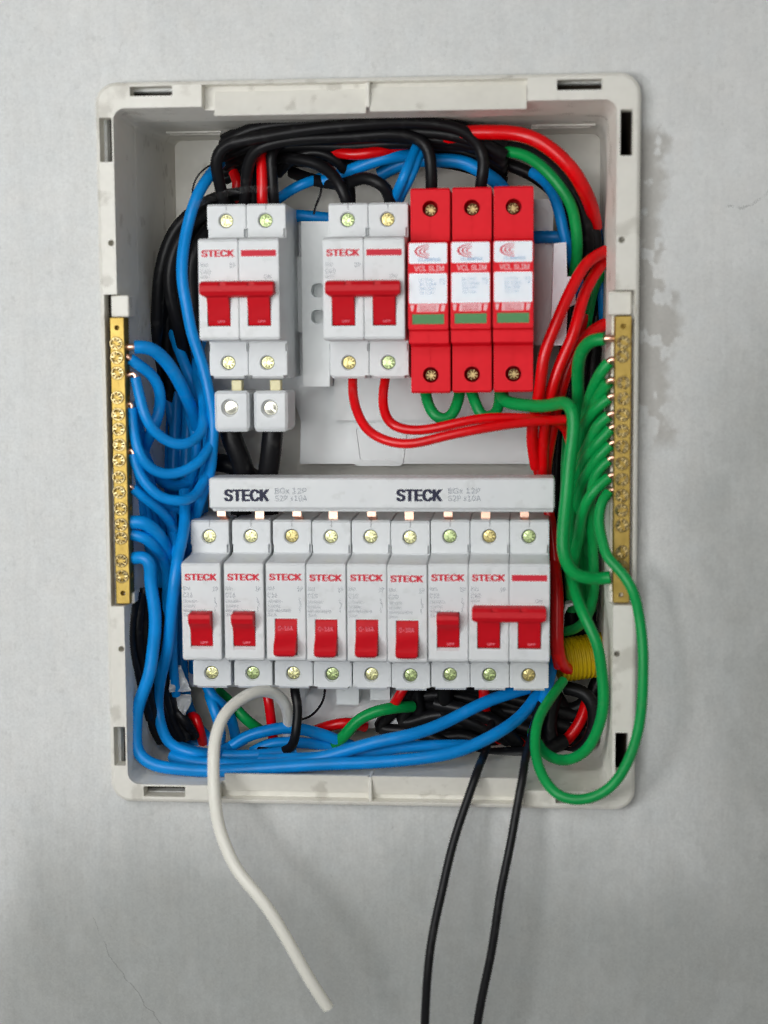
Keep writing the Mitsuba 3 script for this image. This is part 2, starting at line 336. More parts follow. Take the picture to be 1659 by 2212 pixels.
put('mounting_frame__rail_001', bx(X(400, 600, 55), X(1215, 600, 55), 55, 58, -135.5, -100.5), 'mat_frame')
put('mounting_frame__bracket', px_poly([(1195, 531), (1221, 528), (1223, 601), (1241, 600), (1241, 658), (1224, 666), (1220, 746), (1188, 746)], 26, 52, 44), 'mat_label')
put('mounting_frame__bracket_001', px_poly([(1150, 430), (1196, 430), (1190, 746), (1150, 746)], 52.2, 56), 'mat_frame')
put('mounting_frame__bracket_002', px_poly([(1205, 1318), (1219, 1316), (1221, 1306), (1238, 1302), (1238, 1308), (1227, 1312), (1219, 1328), (1216, 1390), (1205, 1390)], 34, 44), 'mat_frame')
for i, (x0, x1, y1) in enumerate(((727, 775, 1522), (800, 842, 1512), (646, 660, 1510))):
    put('mounting_frame__tab' + ('' if i == 0 else f'_{i:03d}'), px_poly([(x0, 1478), (x1, 1478), (x1, y1), (x0, y1)], 46, 61.8), 'mat_frame')
tag('mounting_frame', 'white plastic mounting frame behind the modules inside the box', 'mounting frame')

# ------------------------------------------------------------------ breakers
PITCH_X, BODY_W = 17.6, 17.35
PROFILE = [(0, -20.3), (0, 20.6), (0.5, 21.6), (1.7, 22.1), (21.6, 23.2), (22.0, 23.8), (22.0, 37.4), (23.0, 38.3), (62, 38.3), (62, -38.6), (23.0, -38.6), (22.0, -37.6), (22.0, -22.6), (21.6, -22.0), (1.7, -21.8), (0.5, -21.3)]
def inset(pts, d):
    g = Polygon(pts).buffer(-d, join_style=2)
    return np.array(g.exterior.coords)[:-1]
def breaker_body(poles, state):
    m = Manifold()
    for k in range(poles):
        c = (k - (poles - 1) / 2) * PITCH_X
        w = BODY_W / 2
        p = side_poly(inset(PROFILE, 0.45), c - w, c + w) + side_poly(inset(PROFILE, 0.16), c - w + 0.22, c + w - 0.22) + side_poly(PROFILE, c - w + 0.5, c + w - 0.5)
        if state == 'on':
            p -= bx(c - 5.0, c + 5.0, -1, 6, -15.4, 0.6)
            p -= side_poly([(-1, -15.0), (-1, -17.6), (1.2, -15.4)], c - 4.9, c + 4.9)
        elif state == 'off':
            p -= bx(c - 5.0, c + 5.0, -1, 6, -19.0, -2.8)
        else:
            p -= bx(c - 5.1, c + 5.1, -1, 6, -15.6, 3.0)
        for z in (31.0, -31.6):
            p -= cyl_y(c - 0.2, z, 3.75, 21, 22.9, 28, 3.3) + cyl_y(c - 0.2, z, 3.1, 22, 27, 24)
        for s in (-1, 1):
            p -= bx(c + s * w - 1.0, c + s * w + 1.0, 20, 24.5, 23.6, 27.4)
            p -= bx(c + s * w - 0.7, c + s * w + 0.7, 20, 24, -26.5, -23.2)
            p -= bx(c + s * w - 1.8, c + s * w + 1.8, 20, 30, -39, -37.2)
        p -= bx(c - 1.9 * 0 - 0.12, c + 0.12, 21.8, 30, 35.4, 39)
        m += p
    if poles > 1:
        m += bx(-poles * PITCH_X / 2 + 1.5, poles * PITCH_X / 2 - 1.5, 2.5, 60, -21, 21) - bx(-60, 60, -2, 7, -19.4, 3.4)
    return m
def toggle(state):
    if state == 'on':
        prof = [(5, -15.3), (1.4, -15.2), (0.4, -13.5), (-1.0, -8.5), (-3.0, -6.0), (-5.6, -4.2), (-6.4, -2.0), (-6.0, -0.3), (-4.6, 0.5), (5, 0.5)]
        fr = rrect(-4.8, 4.8, -15.25, 0.45, 0.5)
        fr = fr.intersection(rrect(-4.8, 4.8, -25, 0.45, 1.2))
    else:
        prof = [(5, -2.9), (1.4, -2.9), (0.6, -4.6), (-0.6, -8.6), (-2.6, -11.4), (-5.4, -13.4), (-6.6, -15.8), (-6.2, -17.8), (-4.6, -18.9), (5, -18.9)]
        fr = rrect(-4.8, 4.8, -18.9, 8, 1.9).intersection(sbox(-10, -40, 10, -2.95))
    m = side_poly(prof, -4.8, 4.8)
    return m ^ face_poly(fr, -12, 12)
def bar_handle():
    c = PITCH_X / 2
    m = Manifold()
    for s in (-1, 1):
        m += side_poly([(5, -15.4), (1.4, -15.3), (0.4, -13.5), (-1.2, -8.0), (-3.0, -4.0), (-4, 0), (5, 2.8)], s * c - 4.75, s * c + 4.75)
    prof = [(1.0, -3.2), (-3.2, -3.4), (-6.2, -2.6), (-7.2, -0.8), (-7.0, 1.6), (-6.0, 3.0), (-4.0, 3.6), (1.0, 3.6)]
    front = Polygon([(-15.9, 2.6), (-15.2, 3.6), (15.2, 3.6), (15.9, 2.6), (15.9, -1.8), (13.6, -3.6), (-13.6, -3.6), (-15.9, -1.8)])
    bar = side_poly(prof, -15.9, 15.9) ^ face_poly(front, -12, 12)
    for s in (-1, 1):
        bar -= bx(s * 6.2 - 1.5, s * 6.2 + 1.5, -7.6, -5.2, 1.6, 5)
    return m + bar
def screw(r, h, slot=0.8, cross=True, dome=0.5, n=24):
    """head facing -y with its rim at y = 0"""
    a = np.linspace(0, 1, 6)
    prof = [(0.0, h)] + [(r, h), (r, 0.25), (r - 0.25, 0.0)] + [(r * (0.85 - 0.85 * t), -dome * math.sin(t * math.pi / 2)) for t in a[:-1]] + [(0, -dome)]
    body = Manifold.revolve(CrossSection([np.array([(x, -y) for x, y in prof])[::1]], m3.FillRule.EvenOdd), n).rotate([90, 0, 0])
    cut = bx(-r * 0.82, r * 0.82, -dome - 1, 0.9, -slot / 2, slot / 2)
    if cross:
        cut += bx(-slot / 2, slot / 2, -dome - 1, 1.3, -r * 0.72, r * 0.72)
        for a_ in (45, 135):
            cut += bx(-slot * 0.3, slot * 0.3, -dome - 1, 0.4, -r * 0.9, r * 0.9).rotate([0, a_, 0])
        cut += cyl_y(0, 0, r * 0.36, -dome - 1, 1.5, 12)
    return body - cut
SCREWS = {m: made(screw(2.85, 3.0), m, 35) for m in ('mat_zinc', 'mat_zinc_green', 'mat_zinc_gold')}
BODIES = {(p, s): made(breaker_body(p, s), 'mat_white', 25) for p, s in ((1, 'on'), (1, 'off'), (2, 'bar'))}
TOGGLES = {s: made(toggle(s), 'mat_toggle', 32) for s in ('on', 'off')}
BAR = made(bar_handle(), 'mat_toggle', 32)
def print_1p(rating):
    out = [text('SD61', 1.45, 3.2, -8.0, -0.02, 9.9, 0.1, False), text(rating, 2.0, 4.2, -8.0, -0.02, 6.6, 0.1, False),
           text('230/400V~', 1.25, 6.6, -8.0, -0.02, 4.2, 0.1, False), text('50/60Hz', 1.25, 5.6, -8.0, -0.02, 2.1, 0.1, False),
           text('NBR NM 60898', 1.25, 10.2, -8.0, -0.02, 0.1, 0.1, False), text('3kA', 1.25, 4.0, -8.0, -0.02, -1.8, 0.1, False),
           text('1P', 1.9, 2.3, 5.3, -0.02, 9.4, 0.1, False)]
    for b in (bx(6.0, 6.25, -0.12, 0.1, 4.6, 6.6), bx(6.0, 7.0, -0.12, 0.1, 4.3, 4.5), bx(6.6, 6.85, -0.12, 0.1, 2.6, 4.3), bx(6.0, 6.25, -0.12, 0.1, 0.2, 2.4)):
        out.append(tm(b))
    return out
PRINTS = {r: made(print_1p(r), 'mat_print_grey') for r in ('C16', 'C10', 'C20')}
NAME1 = made(heavy(text('STECK', 2.75, 14.0, -7.1, -0.02, 14.2, 0.1), 0.22), 'mat_print_red')
def toggle_text(s):
    return text(s, 1.9, 6.4, -3.4, 0.0, 0, 0.12)
def tilt(mesh, ang, x, y, z):
    v = np.array(mesh.vertices); a = math.radians(ang)
    v = np.stack([v[:, 0] + x, v[:, 1] * math.cos(a) - v[:, 2] * math.sin(a) + y, v[:, 1] * math.sin(a) + v[:, 2] * math.cos(a) + z], 1)
    return trimesh.Trimesh(v, mesh.faces, process=False)
RATES = {r: made(tilt(text(r, 2.0, 6.6, -3.5, 0, 0, 0.12), 16.0, 0, -0.30, -7.9), 'mat_print_pink') for r in ('C-16A', 'C-10A', 'C-20A')}
OFFS = made(tilt(text('OFF', 1.5, 3.4, -0.6, 0, 0, 0.12), -14, 0, 0.12, -14.1), 'mat_print_pink')

def breaker(name, poles, state, cx, cz, label, group, zincs, rating='C16', mark='C-16A', yN=-4.0):
    key = numbered(name)
    tag(key, label, 'circuit breaker', group)
    place(key + '__body', BODIES[(poles, state)], cx, yN, cz)
    z = iter(zincs)
    for zz in (31.0, -31.6):
        for k in range(poles):
            place(key + '__screw', SCREWS[next(z)], cx + (k - (poles - 1) / 2) * PITCH_X - 0.2, yN + 23.4, cz + zz, rng.uniform(0, 90))
    if poles == 1:
        place(key + '__toggle', TOGGLES[state], cx, yN, cz)
        place(key + '__lettering', NAME1, cx, yN, cz)
        place(key + '__small_print', PRINTS[rating], cx, yN, cz)
        if state == 'off': place(key + '__toggle__rating', RATES[mark], cx, yN, cz)
        else: place(key + '__toggle__marking', OFFS, cx, yN, cz)
    else:
        place(key + '__handle', BAR, cx, yN, cz)
        place(key + '__lettering', NAME1, cx - PITCH_X / 2, yN, cz)
        place(key + '__stripe', made(bx(-7.6, 7.6, -0.12, 0.1, 14.2, 16.9), 'mat_print_red'), cx + PITCH_X / 2, yN, cz)
        place(key + '__small_print', PRINT2, cx - PITCH_X / 2, yN, cz)
        for s in (-1, 1): place(key + '__handle__marking', OFFS, cx + s * PITCH_X / 2, yN, cz)
PRINT2 = made([text('SD62', 1.45, 3.4, -7.8, -0.02, 9.9, 0.1, False), text('C40', 2.0, 4.4, -7.8, -0.02, 6.8, 0.1, False), text('400V~', 1.3, 4.2, -7.8, -0.02, 4.8, 0.1, False),
               text('2P', 1.9, 2.5, 5.0, -0.02, 9.4, 0.1, False), text('ON', 1.6, 3.0, 20.0, -0.02, 4.6, 0.1, False)], 'mat_print_grey')
G_, Y_, O_ = 'mat_zinc_green', 'mat_zinc', 'mat_zinc_gold'
breaker('two_pole_breaker', 2, 'bar', -123.4, 22.6, 'white two-pole breaker with red bar handle, alone at the upper left of the box', 'two-pole breakers', (Y_, G_, Y_, Y_), 'C16')
breaker('two_pole_breaker', 2, 'bar', -69.3, 22.4, 'white two-pole breaker with red bar handle, next to the red surge protectors', 'two-pole breakers', (G_, O_, O_, G_))
breaker('two_pole_breaker', 2, 'bar', -7.1, -117.6, 'white two-pole breaker with red bar handle, at the right end of the lower row', 'two-pole breakers', (O_, G_, G_, O_))
row = [('on', 'C16', 'leftmost white breaker of the lower row, toggle raised', (Y_, Y_)),
       ('on', 'C16', 'second white breaker of the lower row, its raised toggle beside the leftmost one', (Y_, G_)),
       ('off', 'C16', 'white breaker above the thin black wire, red toggle pushed down with a small scratch', (O_, Y_)),
       ('off', 'C10', 'fourth white breaker from the left in the lower row, toggle pushed down', (Y_, G_)),
       ('off', 'C10', 'middle white breaker of the lower row, toggle pushed down', (Y_, Y_)),
       ('off', 'C20', 'white breaker with yellowed label and toggle pushed down, sixth in the lower row', (Y_, G_)),
       ('on', 'C10', 'single white breaker with raised toggle beside the lower two-pole breaker', (G_, G_))]
centres = [X((a + b) / 2, 1324, -4) for a, b in ((394, 476), (485, 569), (576, 659), (663, 746), (751, 834), (838, 921), (927, 1009))]
for i, (st, rt, lb, zs) in enumerate(row):
    breaker('single_pole_breaker', 1, st, centres[i], -118.0 + (0.0, 0.1, 0.2, 0.0, 0.1, -0.2, 0.35)[i], lb, 'single-pole breakers of the lower row', zs, rt, 'C-20A' if i == 5 else 'C-16A')

# ------------------------------------------------------------------ surge protectors
SP = [(0, -19.8), (0, 16.5), (0.8, 17.3), (17.4, 18.2), (18.0, 18.9), (18.0, 40.6), (19.0, 41.4), (62, 41.4), (62, -47.6), (19.0, -47.6), (18.0, -46.8), (18.0, -27.4), (17.0, -26.6), (5.0, -26.2), (4.4, -25.6), (4.4, -20.6), (3.8, -20.2)]
sb = side_poly(inset(SP, 0.5), -8.6, 8.6) + side_poly(inset(SP, 0.16), -8.35, 8.35) + side_poly(SP, -8.05, 8.05)
for z in (32.6, -39.6):
    sb -= cyl_y(0, z, 3.5, 17, 30, 28)
sb -= bx(-6.9, 6.9, -1, 0.7, -17.8, -13.2)
for z0, z1, y0 in ((19, 30, 18.0), (-47, -43.5, 18.0), (-36, -27.5, 18.0)):
    sb -= bx(-0.14, 0.14, y0 - 1, y0 + 0.5, z0, z1)
sb -= bx(-0.14, 0.14, 3.4, 4.9, -25.5, -20.6)
SURGE = made(sb, 'mat_surge', 25)
SLOTTED = made(screw(2.5, 3.0, 0.75, True, 0.6), 'mat_dark_brass', 35)
LAB1 = made(face_poly(rrect(-8.1, 8.1, 8.0, 16.7, 0.7), -0.14, 0.3), 'mat_label')
LAB2 = made(face_poly(rrect(-8.1, 8.1, -8.9, 3.9, 0.7), -0.14, 0.3), 'mat_label')
LAB3 = made([tm(face_poly(Polygon([(-4.6, -9.2), (4.8, -9.2), (4.4, -12.4), (-4.9, -12.4)]), -0.14, 0.3)), tm(face_poly(Polygon([(-7.6, -9.6), (-5.9, -9.3), (-6.4, -12.2), (-7.2, -12.0)]), -0.14, 0.3)), tm(face_poly(Polygon([(5.8, -9.3), (7.4, -9.6), (6.8, -12.2), (5.4, -12.2)]), -0.14, 0.3))], 'mat_pink_label')
def ellipse(cx, cz, rx, rz): return affinity.translate(affinity.scale(Point(0, 0).buffer(1, quad_segs=16), rx, rz), cx, cz)
logo = Polygon()
for rx, rz, th in ((6.3, 2.9, 0.75), (4.5, 2.0, 0.65), (2.7, 1.2, 0.6)):
    logo = logo.union(ellipse(0.6, 13.2, rx, rz).difference(ellipse(0.6 + th * 0.75, 13.2, rx - th * 0.6, rz - th * 0.42)))
logo = logo.intersection(sbox(-9, 8, 0.5, 17))
LOGO = made(face_poly(logo, -0.26, -0.1), 'mat_print_red')
MAKER = made(text('CLAMPER', 1.3, 9.4, -4.1, -0.14, 9.0, 0.1), 'mat_print_blue')
MODEL = made(text('VCL SLIM', 2.2, 12.6, -5.8, -0.02, 4.9, 0.12), 'mat_pink_label')
SPEC = made([text('Uc 275V~', 1.25, 6.4, -3.6, -0.14, 0.6, 0.1, False), text('In 10kA', 1.25, 7.4, -3.6, -0.14, -1.2, 0.1, False), text('Imax 20kA', 1.25, 6.6, -3.6, -0.14, -3.0, 0.1, False), text('Up 1.2kV', 1.25, 5.8, -3.2, -0.14, -4.8, 0.1, False), text('T2', 2.4, 2.4, 4.8, -0.14, -0.9, 0.1, False)], 'mat_print_blue')
WARN = made([text('SUBSTITUIR', 1.0, 7.0, -3.6, -0.14, -10.8, 0.1), text('VERMELHO', 1.0, 7.2, -3.8, -0.14, -12.2, 0.1)], 'mat_print_red')
GREEN = made(bx(-6.8, 6.8, 0.35, 0.9, -17.6, -13.4), 'mat_green_window')
for i, (a, b, lb) in enumerate(((882, 967, 'red surge protector beside the white two-pole breaker, paler green window'), (972, 1061, 'middle red surge protector of the three'), (1064, 1153, 'red surge protector at the outer right of the three'))):
    k = numbered('surge_protector'); tag(k, lb, 'surge protector', 'red surge protectors')
    cx, cz = X((a + b) / 2, 600, -4), 25.1 + (-0.2, 0.0, 0.15)[i]
    for part, pl in (('body', SURGE), ('label', LAB1), ('label_001', LAB2), ('warning_label', LAB3), ('logo', LOGO), ('maker_name', MAKER), ('type_name', MODEL), ('specification', SPEC), ('warning_text', WARN), ('status_window', GREEN)):
        place(f'{k}__{part}', pl, cx, -4.0, cz)
    for z in (32.6, -39.6): place(k + '__screw', SLOTTED, cx + rng.uniform(-.3, .3), 19.4, cz + z - 0.3, rng.uniform(-30, 30))

# ------------------------------------------------------------------ comb busbar
hx0, hx1 = -140.2, 12.6
put('comb_busbar__cover', bx(hx0, hx1, 8, 27, -73.4, -59.7, 0.7), 'mat_white', 20)
put('comb_busbar__cover__lip', bx(hx0 + 0.4, hx1 - 0.4, 14, 27, -75.2, -73.2, 0.3), 'mat_white', 20)
for x in (484, 856):
    q = X(x, 1070, 8)
    k = 'comb_busbar__lettering' + ('' if x == 484 else '_001')
    put(k, heavy(text('STECK', 5.0, 19.6, q + 0.3, 7.98, Z(x, 1082, 8), 0.12), 0.36), 'mat_print_navy')
    put(k.replace('lettering', 'small_print'), [text('BGx 12P', 2.4, 14.0, q + 22.9, 7.98, Z(x, 1066, 8), 0.12, False), text('S2P x10A', 2.4, 14.2, q + 22.9, 7.98, Z(x, 1082, 8), 0.12, False)], 'mat_print_grey')
for i, x in enumerate((479, 642, 803, 968, 1133)):
    cx = X(x, 1108, 16)
    put('comb_busbar__tooth' + ('' if i == 0 else f'_{i:03d}'), side_poly([(15.0, -72.5), (16.4, -72.5), (16.4, -76.8), (25, -79.0), (27, -82), (25.8, -82), (24.2, -79.9), (15.0, -77.4)], cx - 1.9, cx + 1.9), 'mat_copper')
for i, x in enumerate((561, 720, 884, 1049)):
    cx = X(x, 1108, 26)
    put(f'comb_busbar__tooth_{i + 5:03d}', bx(cx - 2, cx + 2, 25.5, 27, -83, -74.5), 'mat_copper')
tag('comb_busbar', 'long white comb busbar with navy lettering and copper teeth above the lower row', 'busbar')

# ------------------------------------------------------------------ pin terminals under the first two-pole breaker
def pin_block(px0, px1, lb, sx, sy):
    k = numbered('pin_terminal'); tag(k, lb, 'terminal block', 'white pin terminals')
    x0, x1 = X(px0, 885, 14), X(px1, 885, 14)
    c = at(sx, sy, 14) * 1000
    m = Manifold.batch_hull([bx(x0 + 0.4, x1 - 0.4, 14, 40, -38.4, -21.4, 1.2), bx(x0 + 0.9, x1 - 0.9, 14.6, 40, -39.6, -38, 0.8)])
    m -= cyl_y(c[0], c[2], 4.3, 13, 16.0, 28, 3.6) + cyl_y(c[0], c[2], 3.3, 13, 21, 28)
    m -= bx(x0 + 2.0, x1 - 2.0, 22, 36, -45, -30)
    put(k + '__body', m, 'mat_white', 30)
    put(k + '__screw', screw(3.1, 3.0, 0.9, False, 0.5).rotate([0, 40 if px0 > 500 else -25, 0]).translate([c[0], 16.6, c[2]]), 'mat_steel', 35)
    a, b = (X(500, 830, 20), X(522, 830, 20)) if px0 < 500 else (X(583, 830, 20), X(606, 830, 20))
    put(k + '__pin', bx(a, b, 20, 26, -22.5, -16.8, 0.3), 'mat_cream')
pin_block(461, 540, 'white pin terminal with slotted screw, left of the pair feeding the upper left breaker', 497, 881)
pin_block(546, 623, 'white pin terminal with slotted screw, right of the pair feeding the upper left breaker', 583, 882)

# ------------------------------------------------------------------ brass bars
PAN = made(screw(2.85, 2.2, 0.9, True, 1.7), 'mat_brass_screw', 40)
def brass_bar(name, lb, x0, x1, z0, z1, y0, y1, screws, holes, hx, side, wire_zs):
    m = bx(x0, x1, y0, y1, z0, z1, 0.35)
    for z in screws: m -= cyl_y((x0 + x1) / 2 + hx * 0.5, z, 3.08, y0 - 1, y0 + 0.8, 24)
    for z in holes: m -= cyl_y((x0 + x1) / 2, z, 1.15, y0 - 1, y0 + 5)
    for z in wire_zs: m -= Manifold.cylinder(4, 1.7, 1.7, 16).rotate([0, 90, 0]).translate([x1 - 3 if side > 0 else x0 - 1, (y0 + y1) / 2, z])
    put(name + '__bar', m, 'mat_brass')
    for z in screws: place(name + '__screw', PAN, (x0 + x1) / 2 + rng.uniform(-.35, .35) + hx, y0 - 0.2, z, rng.uniform(0, 180))
    tag(name, lb, 'terminal bar', 'brass terminal bars')
lz = [Z(250, y, -5) for y in (742, 772, 806, 859, 895, 927, 961, 994, 1031, 1063, 1099, 1133, 1162, 1211, 1245)]
rz = [Z(1347, y, -5) for y in (740, 769, 827, 861, 896, 931, 965, 1001, 1036, 1071, 1102, 1135, 1192, 1223)]
brass_bar('brass_terminal_bar', 'brass terminal bar with a row of screws where the blue wires end', -180.0, -173.6, -114.4, 11.2, -5.4, 3.4, lz, (Z(250, 708, -5), Z(258, 1281, -5)), -0.5, 1, lz)
brass_bar('brass_terminal_bar_001', 'brass terminal bar with a row of screws where the green wires end', 37.4, 44.4, -112.4, 10.2, -5.4, 3.4, rz, (Z(1345, 705, -5), Z(1340, 1285, -5)), 0.2, -1, rz)

# ------------------------------------------------------------------ wires
def tube(pts, r, n=14, step=1.6):
    p = np.asarray(pts, float)
    kr = np.random.default_rng(int(abs(p[0] @ [17.3, 5.1, 9.7]) * 100) % 99991)
    if r > 0.6 and len(p) > 4:
        q = [p[0]]
        for a, b in zip(p[:-1], p[1:]):
            q += [b]
        p = np.array(q); p[1:-1] += kr.normal(0, 0.22, (len(p) - 2, 3))
    t = np.concatenate([[0], np.cumsum(np.sqrt(np.linalg.norm(np.diff(p, axis=0), axis=1)))])
    cs = CubicSpline(t, p, bc_type='natural')
    fine = cs(np.linspace(0, t[-1], 400))
    s = np.concatenate([[0], np.cumsum(np.linalg.norm(np.diff(fine, axis=0), axis=1))])
    k = max(6, int(s[-1] / step))
    q = np.stack([np.interp(np.linspace(0, s[-1], k), s, fine[:, i]) for i in range(3)], 1)
    d = np.gradient(q, axis=0); d /= np.linalg.norm(d, axis=1, keepdims=True)
    a = np.cross(d[0], [0.1, 0.9, 0.3]); a /= np.linalg.norm(a)
    rings = []
    ang = np.arange(n) * 2 * np.pi / n
    for i in range(k):
        a = a - d[i] * (a @ d[i]); a /= np.linalg.norm(a)
        b = np.cross(d[i], a)
        rings.append(q[i] + r * (np.cos(ang)[:, None] * a + np.sin(ang)[:, None] * b))
    v = np.vstack(rings + [q[:1], q[-1:]])
    f = []
    j = np.arange(n); jn = (j + 1) % n
    for i in range(k - 1):
        o = i * n
        f += [np.stack([o + j, o + jn, o + n + jn], 1), np.stack([o + j, o + n + jn, o + n + j], 1)]
    f += [np.stack([np.full(n, k * n), jn, j], 1), np.stack([np.full(n, k * n + 1), (k - 1) * n + j, (k - 1) * n + jn], 1)]
    return trimesh.Trimesh(v, np.vstack(f), process=False)
def wire(colour, width, label, pts, group=None, bare=0, cat='wire', name=None):
    """width in photo pixels; pts = (px, py, depth mm); bare: 1 = copper showing at the first point"""
    key = numbered(name or f'{colour}_wire')
    p = [at(*q) * 1000 for q in pts]
    depth = np.mean([q[2] for q in pts])
    r = width / 2 * (720 + depth) / F_PX * 1.0
    m = tube(p, r)
    if bare:
        d = np.array(p[0]) - np.array(p[1]); d /= np.linalg.norm(d)
        put(key + '__insulation', m, 'mat_' + colour, 50)
        s = 1 if bare > 0 else -1
        put(key + '__bare_end', tube([p[0] - d * 1.0, p[0] + d * 1.5, p[0] + np.array([-3.2 * s, 0, 0]) * 1.0 + d * 1.0, p[0] + np.array([-6.0 * s, 0, 0]) + d], r * 0.55, 10, 0.8), 'mat_copper', 50)
    else:
        put(key, m, 'mat_' + colour, 50)
    tag(key, label, cat, group)
    return key

BL, BK, RD, GR = 'blue wires', 'black wires', 'red wires', 'green wires'
# --- blue, from the left bar inward
wire('blue', 29, 'thick blue wire arching from the topmost screw of the left brass bar', [(290, 750, 0), (322, 752, 2), (354, 777, 8), (383, 816, 14), (405, 860, 22), (420, 905, 32), (430, 960, 42)], BL, 1)
wire('blue', 25, 'blue wire curling tightly under the thick arch beside the left brass bar', [(281, 775, 0), (303, 790, 2), (329, 813, 6), (343, 845, 10), (343, 883, 12), (332, 919, 12), (319, 951, 16), (313, 985, 24), (325, 1050, 36)], BL, 1)
wire('blue', 23, 'blue wire drooping in the highest shallow loop beside the left brass bar', [(292, 815, 0), (303, 861, 0), (318, 908, 0), (340, 940, 2), (371, 957, 4), (406, 957, 7), (430, 938, 12), (440, 906, 18), (437, 868, 26), (430, 838, 32), (424, 800, 42), (430, 755, 52), (446, 710, 60)], BL, 1)
wire('blue', 23, 'blue wire drooping in the second loop from the top beside the left brass bar', [(284, 880, 0), (287, 925, 0), (300, 973, -1), (323, 1008, 0), (360, 1023, 3), (403, 1015, 7), (435, 992, 12), (453, 957, 18), (459, 916, 24), (450, 868, 30), (432, 800, 38)], BL, 1)
wire('blue', 23, 'blue wire drooping in the third loop down beside the left brass bar', [(287, 980, 0), (303, 1027, 0), (329, 1060, 1), (358, 1077, 3), (393, 1081, 6), (422, 1069, 12), (440, 1041, 18), (455, 996, 26), (462, 950, 32)], BL, 1)
wire('blue', 22, 'blue wire slanting down from the middle of the left brass bar', [(287, 1055, 1), (316, 1079, 4), (345, 1102, 10), (374, 1139, 18), (384, 1189, 26), (386, 1260, 34)], BL, 1)
wire('blue', 22, 'blue wire behind the loops, running down from the left brass bar', [(288, 925, 3), (296, 990, 10), (318, 1040, 18), (352, 1090, 24), (372, 1150, 30), (376, 1240, 36)], BL, 1)
wire('blue', 30, 'thick blue wire bending down beneath the loops of the left brass bar', [(283, 1129, 0), (309, 1131, 1), (338, 1150, 5), (358, 1182, 12), (368, 1225, 20), (372, 1300, 28), (368, 1400, 34)], BL, 1)
wire('blue', 25, 'blue wire curving down from the fifth lowest screw of the left brass bar', [(285, 1155, 1), (313, 1163, 2), (342, 1189, 8), (359, 1221, 16), (363, 1285, 24), (356, 1380, 32), (350, 1450, 38)], BL, 1)
wire('blue', 28, 'long bright blue wire from the bar down and along the box bottom to the right', [(289, 1206, 0), (311, 1205, -1), (324, 1222, -1), (327, 1254, 0), (334, 1327, 1), (331, 1410, 2), (320, 1465, 2), (298, 1527, 3), (290, 1577, 3), (299, 1620, 2), (330, 1652, 1), (384, 1661, 1), (445, 1662, 2), (584, 1658, 3), (695, 1652, 4), (813, 1645, 6), (930, 1636, 8), (1007, 1617, 12), (1085, 1576, 20), (1135, 1537, 34), (1164, 1496, 42)], BL, 1)
wire('blue', 25, 'long blue wire falling from the loops past the lower breakers to the box bottom', [(398, 1060, 24), (396, 1141, 14), (386, 1205, 6), (376, 1254, 3), (370, 1327, 5), (362, 1401, 10), (347, 1460, 18), (340, 1530, 24), (353, 1585, 20), (381, 1614, 16), (437, 1630, 16), (490, 1618, 34), (530, 1596, 40)], BL)
wire('blue', 22, 'blue wire running straight down just left of the longest vertical blue wire', [(372, 1075, 26), (374, 1141, 20), (382, 1205, 12), (378, 1270, 14), (374, 1340, 18), (372, 1420, 24), (380, 1500, 34)], BL)
wire('blue', 25, 'long blue wire descending along the upper left breaker to the loops', [(476, 352, 40), (452, 380, 30), (426, 425, 24), (408, 480, 22), (394, 550, 18), (394, 610, 16), (402, 658, 16), (416, 716, 17), (430, 765, 18), (443, 810, 18), (455, 860, 18), (461, 912, 18), (460, 964, 18), (454, 1015, 20), (440, 1060, 24), (424, 1109, 30), (410, 1160, 36), (404, 1260, 44)], BL)
wire('blue', 24, 'dim blue wire behind the arch, coming down from the black bundle', [(346, 590, 70), (366, 690, 56), (382, 745, 46), (400, 790, 42), (420, 830, 40), (438, 880, 40), (446, 960, 44), (436, 1040, 48), (420, 1100, 50)], BL)
wire('blue', 26, 'blue wire deep behind the loops next to the breakers', [(352, 820, 62), (372, 900, 60), (395, 1000, 58), (404, 1100, 56), (398, 1200, 52), (392, 1300, 48)], BL)
wire('blue', 26, 'blue wire deepest behind the loops against the left wall of the box', [(330, 900, 64), (338, 1000, 62), (350, 1100, 58), (342, 1200, 54), (346, 1300, 54), (340, 1420, 54)], BL)
# --- blue along the bottom
wire('blue', 28, 'blue wire from the last lower breaker sweeping left above the bottom edge', [(1140, 1486, 40), (1046, 1519, 30), (968, 1556, 22), (891, 1587, 14), (813, 1604, 11), (720, 1630, 9), (620, 1648, 9), (520, 1652, 10), (430, 1648, 12), (370, 1632, 16)], BL)
wire('blue', 26, 'blue wire lying between the two long bottom ones', [(1010, 1610, 30), (940, 1610, 24), (860, 1616, 20), (780, 1628, 17), (680, 1638, 16), (560, 1640, 18)], BL)
wire('blue', 26, 'blue wire arching over the box bottom beneath the third breaker', [(500, 1612, 36), (530, 1592, 36), (568, 1580, 36), (621, 1574, 38), (676, 1580, 42), (722, 1596, 46), (760, 1612, 50)], BL)
wire('blue', 25, 'lower blue arch beneath the third breaker', [(545, 1625, 40), (580, 1610, 40), (630, 1604, 42), (690, 1608, 46), (740, 1616, 52)], BL)
wire('blue', 24, 'blue wire rising steeply from the bottom next to the clear scraps', [(452, 1500, 44), (462, 1530, 40), (474, 1570, 40), (476, 1600, 44)], BL)
wire('blue', 24, 'blue wire entering the leftmost lower breaker from below', [(445, 1478, 44), (460, 1505, 42), (482, 1525, 46), (500, 1560, 52), (510, 1600, 58)], BL)
wire('blue', 26, 'blue wire buried at the bottom of the box', [(360, 1600, 40), (430, 1626, 30), (540, 1632, 28), (640, 1622, 32)], BL)
wire('blue', 24, 'dark blue wire passing right of the last lower breaker', [(1196, 1420, 40), (1186, 1470, 36), (1168, 1530, 40), (1150, 1590, 50)], BL)
